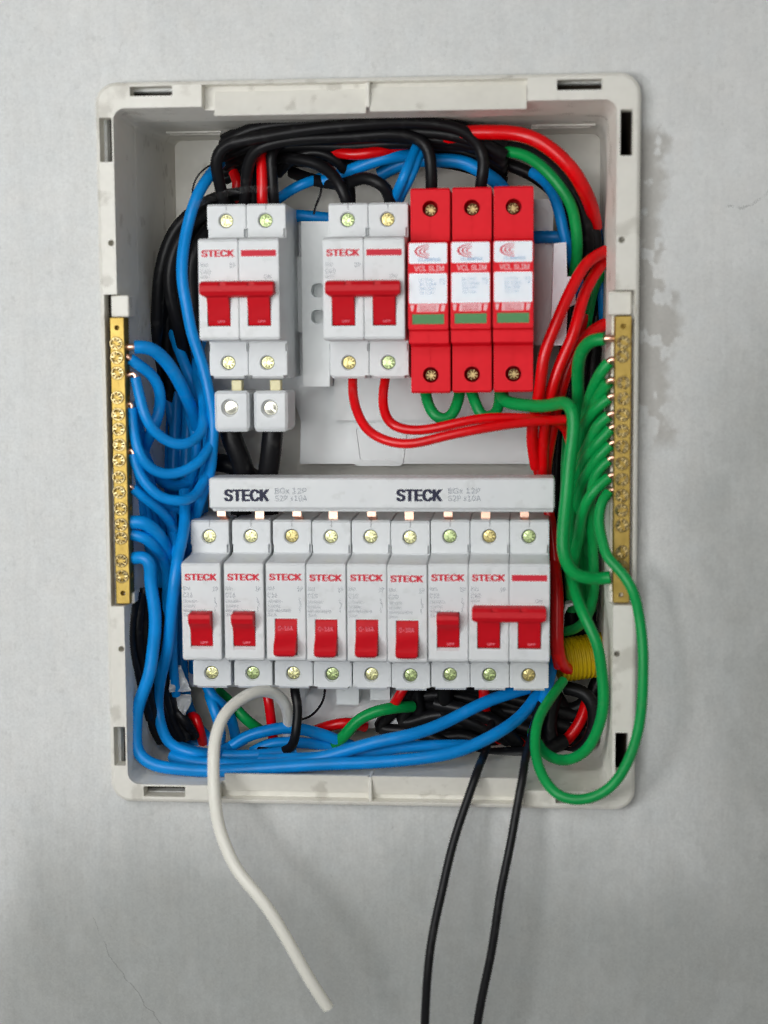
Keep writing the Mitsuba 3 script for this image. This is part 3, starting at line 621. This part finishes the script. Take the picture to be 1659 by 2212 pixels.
# --- blue at the top
wire('blue', 22, 'left strand of the blue pair slanting above the second two-pole breaker', [(900, 318, 34), (888, 345, 28), (870, 385, 24), (853, 428, 34), (846, 455, 46)], BL)
wire('blue', 20, 'right strand of the blue pair slanting above the second two-pole breaker', [(912, 322, 36), (902, 350, 30), (884, 390, 27), (866, 425, 36), (858, 455, 46)], BL)
wire('blue', 30, 'blue wire arching behind the two black wires of the surge protectors', [(820, 378, 56), (880, 350, 52), (940, 344, 48), (996, 352, 46), (1034, 366, 46), (1066, 388, 48), (1092, 420, 52), (1110, 470, 58)], BL)
wire('blue', 28, 'glossy blue wire below the short red one in the top bundle', [(700, 392, 50), (758, 368, 46), (800, 350, 44), (848, 338, 44), (900, 336, 50)], BL)
wire('blue', 22, 'blue wire glimpsed between black ones above the gap of the upper row', [(600, 430, 56), (635, 407, 52), (664, 394, 52), (692, 384, 56)], BL)
wire('blue', 26, 'blue wire crossing the gap between the two upper breakers', [(598, 468, 58), (640, 466, 56), (680, 469, 56), (730, 474, 58)], BL)
wire('blue', 24, 'blue wire right of the surge protectors descending from the top', [(1150, 372, 52), (1180, 394, 46), (1205, 447, 40), (1224, 520, 38), (1242, 578, 44), (1256, 640, 54)], BL)
wire('blue', 27, 'blue wire running horizontally right of the surge protectors', [(1140, 513, 52), (1180, 512, 50), (1224, 512, 50), (1262, 508, 56)], BL)
wire('blue', 20, 'blue wire tucked behind the right edge beside the red wires', [(1290, 480, 60), (1294, 560, 56), (1300, 640, 54), (1304, 700, 58)], BL)
# --- green
gl = [(0, 'topmost dark green wire looping from the right brass bar behind the rest', [(1306, 732, 0), (1282, 735, 2), (1260, 757, 8), (1249, 790, 14), (1247, 850, 24), (1246, 930, 36), (1240, 1010, 44)], 27),
      (0, 'green wire from the second screw of the right brass bar', [(1315, 783, 0), (1296, 809, 2), (1280, 842, 7), (1270, 883, 14), (1262, 935, 24), (1254, 1000, 34)], 25),
      (0, 'green wire from the third screw of the right brass bar', [(1314, 826, 0), (1296, 850, 3), (1281, 885, 9), (1268, 930, 17), (1256, 985, 26), (1248, 1060, 36)], 25),
      (0, 'green wire from the fourth screw of the right brass bar', [(1315, 860, 0), (1287, 884, 2), (1265, 916, 8), (1251, 957, 16), (1242, 1020, 28)], 24),
      (0, 'green wire from the fifth screw of the right brass bar', [(1315, 898, 0), (1291, 922, 2), (1271, 964, 7), (1254, 1000, 15), (1240, 1070, 27)], 25),
      (0, 'green wire from the sixth screw of the right brass bar', [(1318, 927, 0), (1291, 957, 1), (1268, 987, 6), (1251, 1021, 14), (1238, 1100, 26)], 24),
      (0, 'green wire from the seventh screw of the right brass bar', [(1318, 961, 0), (1291, 990, 1), (1268, 1023, 6), (1254, 1056, 12), (1246, 1110, 22), (1240, 1180, 32)], 24),
      (0, 'green wire from the eighth screw of the right brass bar, hanging straight', [(1315, 994, 0), (1291, 1019, 1), (1278, 1060, 4), (1274, 1109, 9), (1277, 1173, 14), (1284, 1237, 16), (1281, 1280, 18), (1269, 1331, 24), (1240, 1360, 36), (1205, 1366, 48)], 22),
      (0, 'green wire from the ninth screw of the right brass bar', [(1315, 1031, 0), (1283, 1061, 0), (1262, 1102, 3), (1249, 1157, 10), (1242, 1215, 18), (1236, 1290, 28)], 24)]
for b, lb, pts, w in gl: wire('green', w, lb, pts, GR, -1)
wire('green', 23, 'long green wire looping out over the right rim and round below the corner', [(1314, 1064, -1), (1299, 1086, -3), (1293, 1125, -6), (1299, 1163, -9), (1313, 1200, -13), (1338, 1232, -16), (1363, 1272, -18), (1378, 1322, -19), (1388, 1390, -20), (1390, 1470, -21), (1382, 1560, -22), (1356, 1645, -22), (1312, 1704, -21), (1255, 1727, -20), (1206, 1714, -18), (1172, 1675, -12), (1157, 1620, -4), (1162, 1560, 6), (1186, 1512, 18), (1217, 1470, 30)], GR, -1)
wire('green', 24, 'green wire hanging in a wide loop inside the lower right corner', [(1228, 1215, 22), (1238, 1262, 10), (1259, 1324, 0), (1287, 1386, -4), (1301, 1448, -4), (1303, 1518, -4), (1291, 1582, -2), (1260, 1626, 2), (1221, 1642, 8), (1186, 1632, 16), (1166, 1612, 26), (1150, 1580, 40)], GR)
wire('green', 28, 'thick green wire from the last surge protector, bent square and running down the right side', [(1085, 846, 34), (1092, 868, 24), (1125, 874, 18), (1180, 875, 10), (1218, 871, 2), (1236, 884, -1), (1236, 925, -2), (1230, 996, -2), (1223, 1076, -3), (1217, 1157, -3), (1222, 1205, -3), (1240, 1238, -2), (1268, 1248, -1), (1296, 1249, 0), (1318, 1247, 0)], GR)
wire('green', 26, 'second green wire behind the thick one on the right side', [(1252, 860, 36), (1244, 940, 28), (1236, 1040, 22), (1228, 1130, 20), (1232, 1210, 22), (1248, 1290, 26)], GR)
wire('green', 26, 'third green wire deep behind the thick one on the right side', [(1230, 900, 50), (1224, 1000, 46), (1222, 1100, 44), (1218, 1200, 46)], GR)
wire('green', 24, 'short green link between the first and second surge protectors', [(918, 838, 32), (926, 872, 26), (944, 900, 24), (968, 900, 24), (986, 876, 26), (994, 838, 34)], GR)
wire('green', 24, 'short green link between the second and third surge protectors', [(1016, 838, 32), (1026, 870, 26), (1044, 898, 24), (1066, 896, 24), (1078, 872, 28), (1080, 838, 36)], GR)
wire('green', 24, 'green wire curving down inside the top right corner under the thick red', [(1040, 322, 44), (1082, 325, 38), (1126, 333, 34), (1166, 356, 30), (1200, 392, 28), (1229, 435, 28), (1245, 478, 30), (1247, 540, 34), (1238, 600, 46)], GR)
wire('green', 20, 'dark green wire behind the red wires on the right', [(1306, 585, 48), (1290, 610, 46), (1278, 640, 46), (1270, 690, 48), (1262, 750, 54)], GR)
wire('green', 26, 'green wire curving up under the lower row from the bottom', [(700, 1616, 52), (740, 1592, 46), (770, 1558, 44), (812, 1537, 44), (852, 1529, 46), (890, 1526, 54)], GR)
wire('green', 24, 'green wire seen under the arch of the white cable', [(470, 1492, 60), (500, 1520, 56), (530, 1552, 54), (560, 1575, 58)], GR)
# --- red
wire('red', 21, 'red wire from the second two-pole breaker, left one of the crossing pair', [(762, 820, 26), (766, 868, 16), (788, 918, 8), (826, 948, 4), (880, 957, 2), (958, 944, 2), (1050, 924, 4), (1130, 912, 8), (1220, 906, 14)], RD)
wire('red', 21, 'red wire from the second two-pole breaker, right one of the crossing pair', [(832, 820, 26), (826, 866, 16), (846, 912, 9), (896, 931, 7), (960, 919, 7), (1040, 905, 8), (1130, 902, 12), (1210, 916, 22), (1232, 960, 34)], RD)
wire('red', 25, 'red wire slanting down from the right rim, nearest the surge protectors', [(1308, 542, 30), (1272, 567, 22), (1243, 609, 17), (1219, 661, 14), (1195, 713, 12), (1176, 772, 12), (1164, 850, 16), (1150, 930, 26), (1158, 1010, 36)], RD)
wire('red', 25, 'second red wire slanting down from the right rim', [(1308, 560, 36), (1279, 602, 28), (1258, 643, 23), (1249, 685, 20), (1236, 727, 18), (1214, 779, 18), (1190, 847, 20), (1176, 930, 28), (1172, 1030, 38)], RD)
wire('red', 27, 'third red wire slanting down from the right rim, lowest of them', [(1308, 700, 36), (1278, 720, 32), (1243, 762, 28), (1218, 820, 28), (1198, 900, 32), (1180, 1000, 40), (1178, 1050, 46)], RD)
wire('red', 26, 'dark red wire behind the slanting red ones', [(1262, 680, 48), (1230, 760, 44), (1200, 830, 40), (1182, 920, 42), (1160, 1060, 46)], RD)
wire('red', 24, 'red wire passing behind the end of the comb busbar', [(1150, 930, 44), (1160, 1000, 44), (1180, 1080, 44), (1196, 1180, 40), (1202, 1280, 34), (1200, 1380, 30), (1208, 1440, 34)], RD)
wire('red', 27, 'red wire beside the last lower breaker, entering the yellow conduit', [(1190, 1190, 44), (1203, 1270, 30), (1204, 1350, 26), (1206, 1408, 26), (1218, 1440, 34), (1240, 1448, 44)], RD)
wire('red', 31, 'thick red wire sweeping round the top right corner', [(960, 300, 34), (1010, 288, 28), (1060, 284, 24), (1100, 287, 21), (1147, 298, 18), (1192, 323, 17), (1232, 361, 18), (1257, 398, 22), (1275, 440, 32), (1286, 490, 46)], RD)
wire('red', 23, 'upright red wire entering the first two-pole breaker', [(590, 310, 44), (570, 326, 36), (565, 378, 32), (568, 440, 34), (570, 462, 40)], RD)
wire('red', 24, 'short glossy red wire in the middle of the top bundle', [(690, 318, 52), (717, 325, 44), (762, 332, 40), (806, 330, 40), (850, 322, 44), (890, 318, 52)], RD)
wire('red', 26, 'dark red wire inside the top bundle', [(600, 300, 42), (660, 290, 38), (730, 287, 36), (800, 288, 36), (850, 296, 40)], RD)
wire('red', 22, 'dark red wire glimpsed left of the upright red one', [(504, 372, 56), (512, 396, 54), (506, 440, 56)], RD)
wire('red', 22, 'upright red wire below the second lower breaker', [(574, 1482, 44), (579, 1508, 40), (586, 1560, 42), (590, 1600, 48)], RD)
wire('red', 24, 'red wire lying flat under the lower row', [(672, 1582, 58), (705, 1570, 54), (750, 1562, 54), (790, 1570, 58)], RD)
wire('red', 22, 'red wire slanting from below the sixth lower breaker', [(874, 1482, 44), (862, 1504, 44), (846, 1530, 50)], RD)
wire('red', 24, 'red wire entering the lower two-pole breaker from below', [(1045, 1480, 42), (1046, 1504, 42), (1052, 1550, 52), (1080, 1600, 60)], RD)
wire('red', 22, 'dark red wire by the clear scraps', [(398, 1570, 52), (420, 1548, 46), (432, 1580, 46), (440, 1610, 52)], RD)
wire('red', 26, 'dark red wire low in the lower right corner', [(1270, 1510, 60), (1252, 1560, 56), (1222, 1600, 56), (1190, 1622, 60)], RD)
wire('red', 22, 'dark red wire beside the hanging black wires', [(1080, 1580, 60), (1112, 1596, 56), (1140, 1620, 60)], RD)
# --- black
wire('black', 26, 'outer black wire bent square over the first two-pole breaker', [(489, 470, 40), (482, 430, 34), (472, 380, 28), (468, 344, 24), (486, 316, 22), (530, 301, 20), (600, 290, 20), (680, 277, 20), (770, 268, 20), (864, 263, 22), (950, 268, 24), (1010, 292, 26), (1040, 330, 28), (1042, 370, 28), (1036, 420, 32)], BK)
wire('black', 26, 'second black wire bent over the first two-pole breaker', [(520, 470, 42), (530, 420, 36), (534, 366, 30), (548, 330, 26), (580, 312, 24), (660, 300, 24), (760, 296, 25), (860, 292, 26), (915, 310, 28), (930, 350, 28), (932, 420, 32)], BK)
wire('black', 24, 'upright black wire right of the upright red one', [(594, 470, 42), (590, 420, 36), (588, 370, 34), (590, 330, 34), (610, 308, 38), (650, 300, 44)], BK)
wire('black', 26, 'upright black wire left of the upright red one', [(548, 470, 44), (545, 420, 40), (543, 370, 38), (552, 330, 38), (580, 310, 44)], BK)
wire('black', 26, 'black wire leading into the second two-pole breaker on the right', [(846, 462, 36), (838, 420, 30), (818, 396, 28), (786, 386, 30), (752, 394, 38), (716, 396, 48), (670, 386, 56), (630, 372, 62)], BK)
wire('black', 26, 'black wire leading into the second two-pole breaker on the left', [(752, 462, 36), (746, 430, 32), (730, 396, 32), (700, 362, 36), (650, 344, 40), (600, 340, 46)], BK)
wire('black', 22, 'black wire arching in the upper middle of the bundle', [(600, 376, 50), (640, 338, 44), (690, 330, 42), (734, 356, 44), (754, 400, 50), (756, 450, 56), (756, 490, 58)], BK)
wire('black', 26, 'black wire in the upper bundle under the outer one', [(560, 330, 46), (640, 318, 42), (740, 314, 42), (850, 312, 40), (950, 310, 38), (1030, 316, 36)], BK)
wire('black', 26, 'black wire at the back of the upper bundle', [(520, 352, 58), (620, 334, 56), (740, 340, 56), (850, 330, 56), (960, 322, 54), (1070, 326, 52)], BK)
wire('black', 28, 'black wire under the thick red one in the top right corner', [(930, 300, 44), (1010, 306, 42), (1090, 316, 40), (1150, 334, 36), (1204, 376, 34), (1244, 424, 36), (1262, 470, 38), (1272, 540, 44), (1264, 600, 54)], BK)
wire('black', 28, 'deep black wire behind the green curve in the top right corner', [(1060, 344, 60), (1120, 362, 58), (1180, 400, 58), (1220, 450, 60), (1232, 520, 62), (1236, 590, 64)], BK)
wire('black', 28, 'black wire at the edge behind the right rim', [(1236, 420, 54), (1268, 462, 46), (1284, 520, 46), (1282, 600, 52), (1276, 680, 58)], BK)
wire('black', 28, 'outermost black wire down the left side of the box', [(520, 418, 50), (462, 432, 40), (414, 458, 34), (376, 500, 32), (352, 560, 32), (343, 620, 34), (338, 690, 38), (336, 760, 44), (342, 840, 54)], BK)
wire('black', 28, 'second black wire down the left side of the box', [(500, 440, 46), (444, 462, 36), (402, 498, 32), (376, 546, 30), (366, 600, 30), (370, 650, 32), (384, 700, 36), (398, 760, 46), (404, 830, 56)], BK)
wire('black', 28, 'third black wire down the left side of the box', [(470, 462, 50), (420, 500, 44), (388, 550, 42), (362, 620, 44), (352, 700, 50), (356, 780, 56), (370, 880, 62)], BK)
wire('black', 26, 'black wire close against the first two-pole breaker', [(470, 470, 44), (436, 510, 36), (416, 560, 34), (414, 620, 36), (420, 680, 38), (424, 740, 44), (440, 820, 54)], BK)
wire('black', 28, 'black wire behind the blue loops on the left', [(398, 620, 62), (392, 720, 62), (384, 820, 62), (380, 920, 64), (382, 1020, 66)], BK)
wire('black', 46, 'thick black cable under the left pin terminal', [(497, 925, 28), (503, 950, 28), (520, 1000, 30), (530, 1050, 36), (520, 1110, 46)], BK)
wire('black', 46, 'thick black cable under the right pin terminal', [(590, 925, 28), (588, 950, 28), (582, 1000, 30), (576, 1050, 36), (580, 1110, 46)], BK)
wire('black', 40, 'black cable sweeping left behind the pin terminals cables', [(450, 1000, 52), (480, 1000, 48), (510, 1010, 46), (560, 1040, 50)], BK)
wire('black', 24, 'black wire curving out from under the left brass bar', [(294, 1280, 8), (284, 1326, 3), (280, 1368, 1), (283, 1405, 2), (292, 1449, 6), (306, 1493, 12), (320, 1550, 20)], BK)
wire('black', 24, 'second black wire curving under the left brass bar', [(306, 1285, 12), (299, 1340, 8), (297, 1390, 8), (303, 1440, 11), (316, 1490, 16), (334, 1560, 24)], BK)
wire('black', 26, 'black wire deep in the lower left corner', [(326, 1300, 56), (320, 1400, 54), (330, 1500, 52), (350, 1590, 52), (420, 1630, 54)], BK)
wire('black', 21, 'black wire dropping from the third lower breaker', [(636, 1478, 34), (639, 1500, 30), (643, 1530, 28), (640, 1580, 26), (630, 1612, 28), (600, 1626, 32), (560, 1622, 38)], BK)
wire('black', 24, 'black wire crossing the clear scraps at the lower left', [(352, 1500, 46), (374, 1528, 40), (398, 1556, 38), (420, 1590, 44)], BK)
for i, (p, w) in enumerate((([(902, 1440, 56), (900, 1490, 57), (870, 1560, 60), (940, 1545, 56), (1020, 1560, 54), (1100, 1600, 56)], 30), ([(902, 1440, 56), (900, 1490, 57), (880, 1506, 60), (960, 1500, 60), (1040, 1520, 60), (1120, 1560, 62)], 30), ([(902, 1440, 56), (900, 1490, 57), (930, 1590, 62), (1000, 1590, 60), (1070, 1620, 58), (1150, 1640, 58)], 30), ([(1060, 1540, 64), (1120, 1520, 64), (1180, 1560, 60), (1160, 1640, 56)], 30), ([(902, 1440, 56), (900, 1490, 57), (820, 1570, 62), (880, 1578, 60), (950, 1600, 58), (1040, 1640, 56)], 28))):
    wire('black', w, 'black wire in the dark tangle below the right half of the lower row', p, 'black wires tangled under the lower row')
wire('black', 30, 'black wire curling below the yellow conduit', [(1222, 1486, 50), (1262, 1500, 46), (1284, 1540, 46), (1270, 1600, 48), (1220, 1630, 52), (1170, 1600, 56)], BK)
wire('black', 34, 'thick black wire inside the lower right corner loop', [(1200, 1500, 56), (1188, 1550, 54), (1196, 1610, 52), (1240, 1640, 54), (1290, 1620, 60)], BK)
wire('black', 19, 'thin black wire hanging out over the bottom edge, left of the two', [(1062, 1560, 44), (1052, 1610, 26), (1040, 1645, 4), (1031, 1668, -9), (1008, 1731, -14), (977, 1830, -19), (953, 1930, -23), (935, 2020, -26), (923, 2110, -28), (917, 2215, -29), (916, 2300, -29)], 'black wires hanging out of the box')
wire('black', 19, 'thin black wire hanging out over the bottom edge, right of the two', [(1178, 1480, 44), (1160, 1550, 32), (1145, 1605, 16), (1136, 1640, 0), (1130, 1668, -10), (1116, 1739, -14), (1099, 1830, -18), (1082, 1930, -21), (1062, 2040, -23), (1045, 2130, -24), (1033, 2215, -25), (1022, 2300, -25)], 'black wires hanging out of the box')
wire('black', 4, 'hair-thin black thread curving above the first two-pole breaker', [(420, 450, 30), (416, 412, 26), (426, 382, 24), (446, 362, 26), (470, 352, 32)], None, 0, 'thread', 'thin_thread')
wire('black', 5, 'thin dark thread hanging in the gap between the upper breakers', [(694, 398, 34), (692, 420, 32), (684, 440, 34), (678, 462, 40)], None, 0, 'thread', 'thin_thread')
wire('black', 5, 'thin dark thread curving under the fourth lower breaker', [(702, 1482, 46), (700, 1505, 44), (688, 1530, 46), (668, 1548, 52), (652, 1554, 58)], None, 0, 'thread', 'thin_thread')
wire('black', 34, 'black wire stub below the eighth terminal of the lower row', [(960, 1480, 46), (962, 1510, 50), (968, 1560, 58)], BK)
# --- white cable
wire('white_cable', 27, 'white cable arching out under the lower row and hanging down the wall', [(612, 1680, 66), (620, 1600, 50), (622, 1560, 38), (614, 1518, 28), (588, 1497, 20), (548, 1497, 10), (512, 1515, 2), (483, 1549, -6), (465, 1596, -13), (460, 1645, -18), (463, 1713, -21), (473, 1785, -28), (490, 1835, -33), (518, 1885, -37), (560, 1938, -40), (608, 2005, -41), (648, 2078, -40), (684, 2136, -38), (709, 2176, -36)], None, 0, 'cable', 'white_cable')

# ------------------------------------------------------------------ yellow corrugated conduit
def conduit():
    xs, rs = [], []
    L, pitch, r0, r1 = 24.0, 2.0, 9.5, 10.3
    n = int(L / 0.22)
    for i in range(n + 1):
        x = L * i / n
        xs.append(x); rs.append(r0 + (r1 - r0) * (0.5 + 0.5 * math.tanh(2.2 * math.sin(2 * math.pi * x / pitch))))
    out = [(r, x) for r, x in zip(rs, xs)]
    inn = [(r - 0.8, x) for r, x in zip(rs, xs)][::-1]
    m = Manifold.revolve(CrossSection([np.array(out + inn)], m3.FillRule.EvenOdd), 40)     # axis = z
    return m.rotate([0, 90, 0])
cpos = at(1206, 1436, 34) * 1000
put('yellow_conduit', conduit().rotate([4, -6, 14]).translate([cpos[0], cpos[1] + 10, cpos[2]]), 'mat_yellow', 40)
tag('yellow_conduit', 'yellow corrugated conduit entering the box from the right near the bottom', 'conduit')

# ------------------------------------------------------------------ clear film strip and scraps
p0, p1, q0, q1 = at(415, 452, 20) * 1000, at(612, 418, 24) * 1000, at(418, 436, 18) * 1000, at(614, 405, 22) * 1000
strip_v, strip_f, N = [], [], 14
for i in range(N + 1):
    t = i / N
    bow = np.array([0, 1.6 * math.sin(t * 7), 3.2 * math.sin(math.pi * t)])
    strip_v += [p0 + (p1 - p0) * t + bow, q0 + (q1 - q0) * t + bow + np.array([0, 0.4 * math.cos(9 * t), 0])]
    if i: strip_f += [[2 * i - 2, 2 * i, 2 * i + 1], [2 * i - 2, 2 * i + 1, 2 * i - 1]]
put('clear_film_strip', trimesh.Trimesh(np.array(strip_v), strip_f, process=False), 'mat_film', True)
tag('clear_film_strip', 'clear plastic strip lying across the wires above the first two-pole breaker', 'plastic strip')
def scrap(poly_px, depth, seed):
    g = Polygon([(X(a, b, depth), Z(a, b, depth)) for a, b in poly_px])
    m = tm(face_poly(g, depth, depth + 0.3))
    m = m.subdivide_to_size(1.0)
    v = np.array(m.vertices)
    v[:, 1] += 7 * (meshkit.fbm(v * [0.22, 0, 0.14] + seed, 3, seed) - 0.5) * 2
    return trimesh.Trimesh(v, m.faces, process=False)
for i, (pl, d, lb) in enumerate((([(372, 1440), (392, 1436), (400, 1470), (412, 1494), (366, 1494)], 30, 'crumpled clear plastic scrap above the black wire at the lower left'),
                                ([(368, 1500), (414, 1499), (412, 1520), (398, 1552), (380, 1536)], 38, 'pointed clear plastic scrap below the black wire at the lower left'),
                                ([(366, 1542), (384, 1560), (404, 1562), (400, 1582), (384, 1596), (366, 1590)], 42, 'small white plastic scrap deepest in the lower left corner'))):
    k = numbered('plastic_scrap')
    put(k, scrap(pl, d, 3 + i), 'mat_scrap', 60); tag(k, lb, 'plastic scrap', 'plastic scraps')

def filler(colour, name_group, label, runs):
    for w, p in runs: wire(colour, w, label, p, name_group)
filler('blue', 'blue wires deep behind the loops', 'blue wire deep in the mass behind the loops of the left brass bar',
       [(27, [(x + rng.uniform(-6, 6), y, d + rng.uniform(-2, 2)) for y, d in ((a, 64), (a + 130, 60), (a + 260, 56), (a + 400, 56), (a + 520, 60))]) for x, a in ((318, 860), (350, 780), (376, 740), (408, 760), (436, 800), (300, 960), (326, 1010), (360, 980), (392, 990), (420, 930))])
filler('blue', 'blue wires deep behind the loops', 'blue wire deep in the mass behind the loops of the left brass bar',
       [(25, [(300, 930, 14), (312, 985, 22), (340, 1030, 30), (380, 1050, 36), (420, 1030, 42), (440, 980, 46)]), (25, [(296, 1000, 10), (320, 1050, 18), (356, 1086, 22), (392, 1100, 28), (424, 1085, 36), (446, 1030, 42)]), (25, [(430, 760, 44), (446, 850, 36), (450, 950, 34), (440, 1030, 36), (424, 1130, 42)]), (24, [(410, 900, 38), (424, 960, 36), (410, 1040, 40), (380, 1110, 44)])])
filler('black', 'black wires packed along the top', 'black wire packed in the dark bundle along the top of the box',
       [(28, [(480 + rng.uniform(-10, 10), y0 + 40, d + 4), (560, y0 + 8, d), (680, y0, d), (800, y0 - 4, d), (930, y0, d), (1020, y0 + 16, d), (1090, y0 + 50, d + 4)]) for y0, d in ((266, 34), (276, 40), (264, 48), (286, 30), (300, 34), (318, 50), (306, 48), (332, 62), (346, 64), (290, 44))])
filler('black', 'black wires packed down the left', 'black wire packed in the dark bundle down the upper left of the box',
       [(28, [(470, 430, 52), (420 + o, 470, 48), (376 + o, 540, 46), (352 + o, 630, 48), (346 + o, 730, 52), (352 + o, 840, 58)]) for o in (-4, 16, 34, 50)])
filler('black', 'black wires deep on the right', 'black wire deep behind the green wires on the right',
       [(30, [(1262 + o, 560, 62), (1256 + o, 700, 60), (1244 + o, 860, 60), (1232 + o, 1000, 60), (1230 + o, 1150, 60), (1240 + o, 1300, 62), (1250 + o, 1400, 64)]) for o in (-30, -10, 10, 30)])
filler('green', 'green wires deep on the right', 'green wire deep behind the thick bent one on the right',
       [(26, [(1270 + o, 860, 40), (1258 + o, 960, 42), (1250 + o, 1080, 44), (1246 + o, 1200, 46), (1254 + o, 1320, 50)]) for o in (-18, 4, 22)])
filler('black', 'black wires deep in the lower corners', 'black wire deep below the lower row near the right corner',
       [(32, [(1000, 1500 + o, 62), (1090, 1520 + o, 62), (1180, 1540 + o, 62), (1260, 1520 + o, 62), (1296, 1460 + o, 64)]) for o in (0, 30, 60, 90)])
filler('blue', 'blue wires deep in the lower corners', 'dark blue wire deep below the leftmost lower breakers',
       [(27, [(320 + o, 1330, 60), (326 + o, 1440, 56), (346 + o, 1540, 54), (400 + o, 1606, 52), (500 + o, 1632, 52)]) for o in (0, 22, 44, 66)])

filler('black', 'black wires deep in the lower left', 'black wire deep beside the left wall below the left brass bar',
       [(28, [(312 + o, 1270, 16 + 4 * k), (306 + o, 1360, 14 + 4 * k), (308 + o, 1450, 15 + 4 * k), (322 + o, 1540, 22 + 4 * k), (350 + o, 1600, 28 + 3 * k)]) for k, o in enumerate((0, 12, 26, 40, 54))])
filler('black', 'black wires deep in the lower corners', 'black wire deep below the lower row near the right corner',
       [(34, [(880, 1430, 58), (884, 1500, 60), (960, 1540 + o, 64), (1080, 1545 + o, 62), (1190, 1570 + o, 60), (1290, 1600 + o, 62)]) for o in (-40, -10, 20, 50)])
filler('black', 'black wires deep in the lower corners', 'black wire deep below the lower row near the right corner',
       [(32, [(1000, 1640, 50), (1080, 1630, 44), (1160, 1625, 44), (1220, 1600, 50)]), (32, [(1195, 1490, 60), (1230, 1540, 62), (1280, 1560, 62), (1300, 1620, 62)]), (30, [(940, 1520, 52), (1010, 1535, 48), (1070, 1560, 46), (1120, 1610, 50)])])

filler('blue', 'blue wires deep behind the loops', 'blue wire deep in the mass behind the loops of the left brass bar',
       [(24, [(290, 900 + o, 10), (300, 960 + o, 16), (314, 1040 + o, 20), (336, 1110 + o, 26), (350, 1180 + o, 32)]) for o in (-30, 20, 66, 110)])
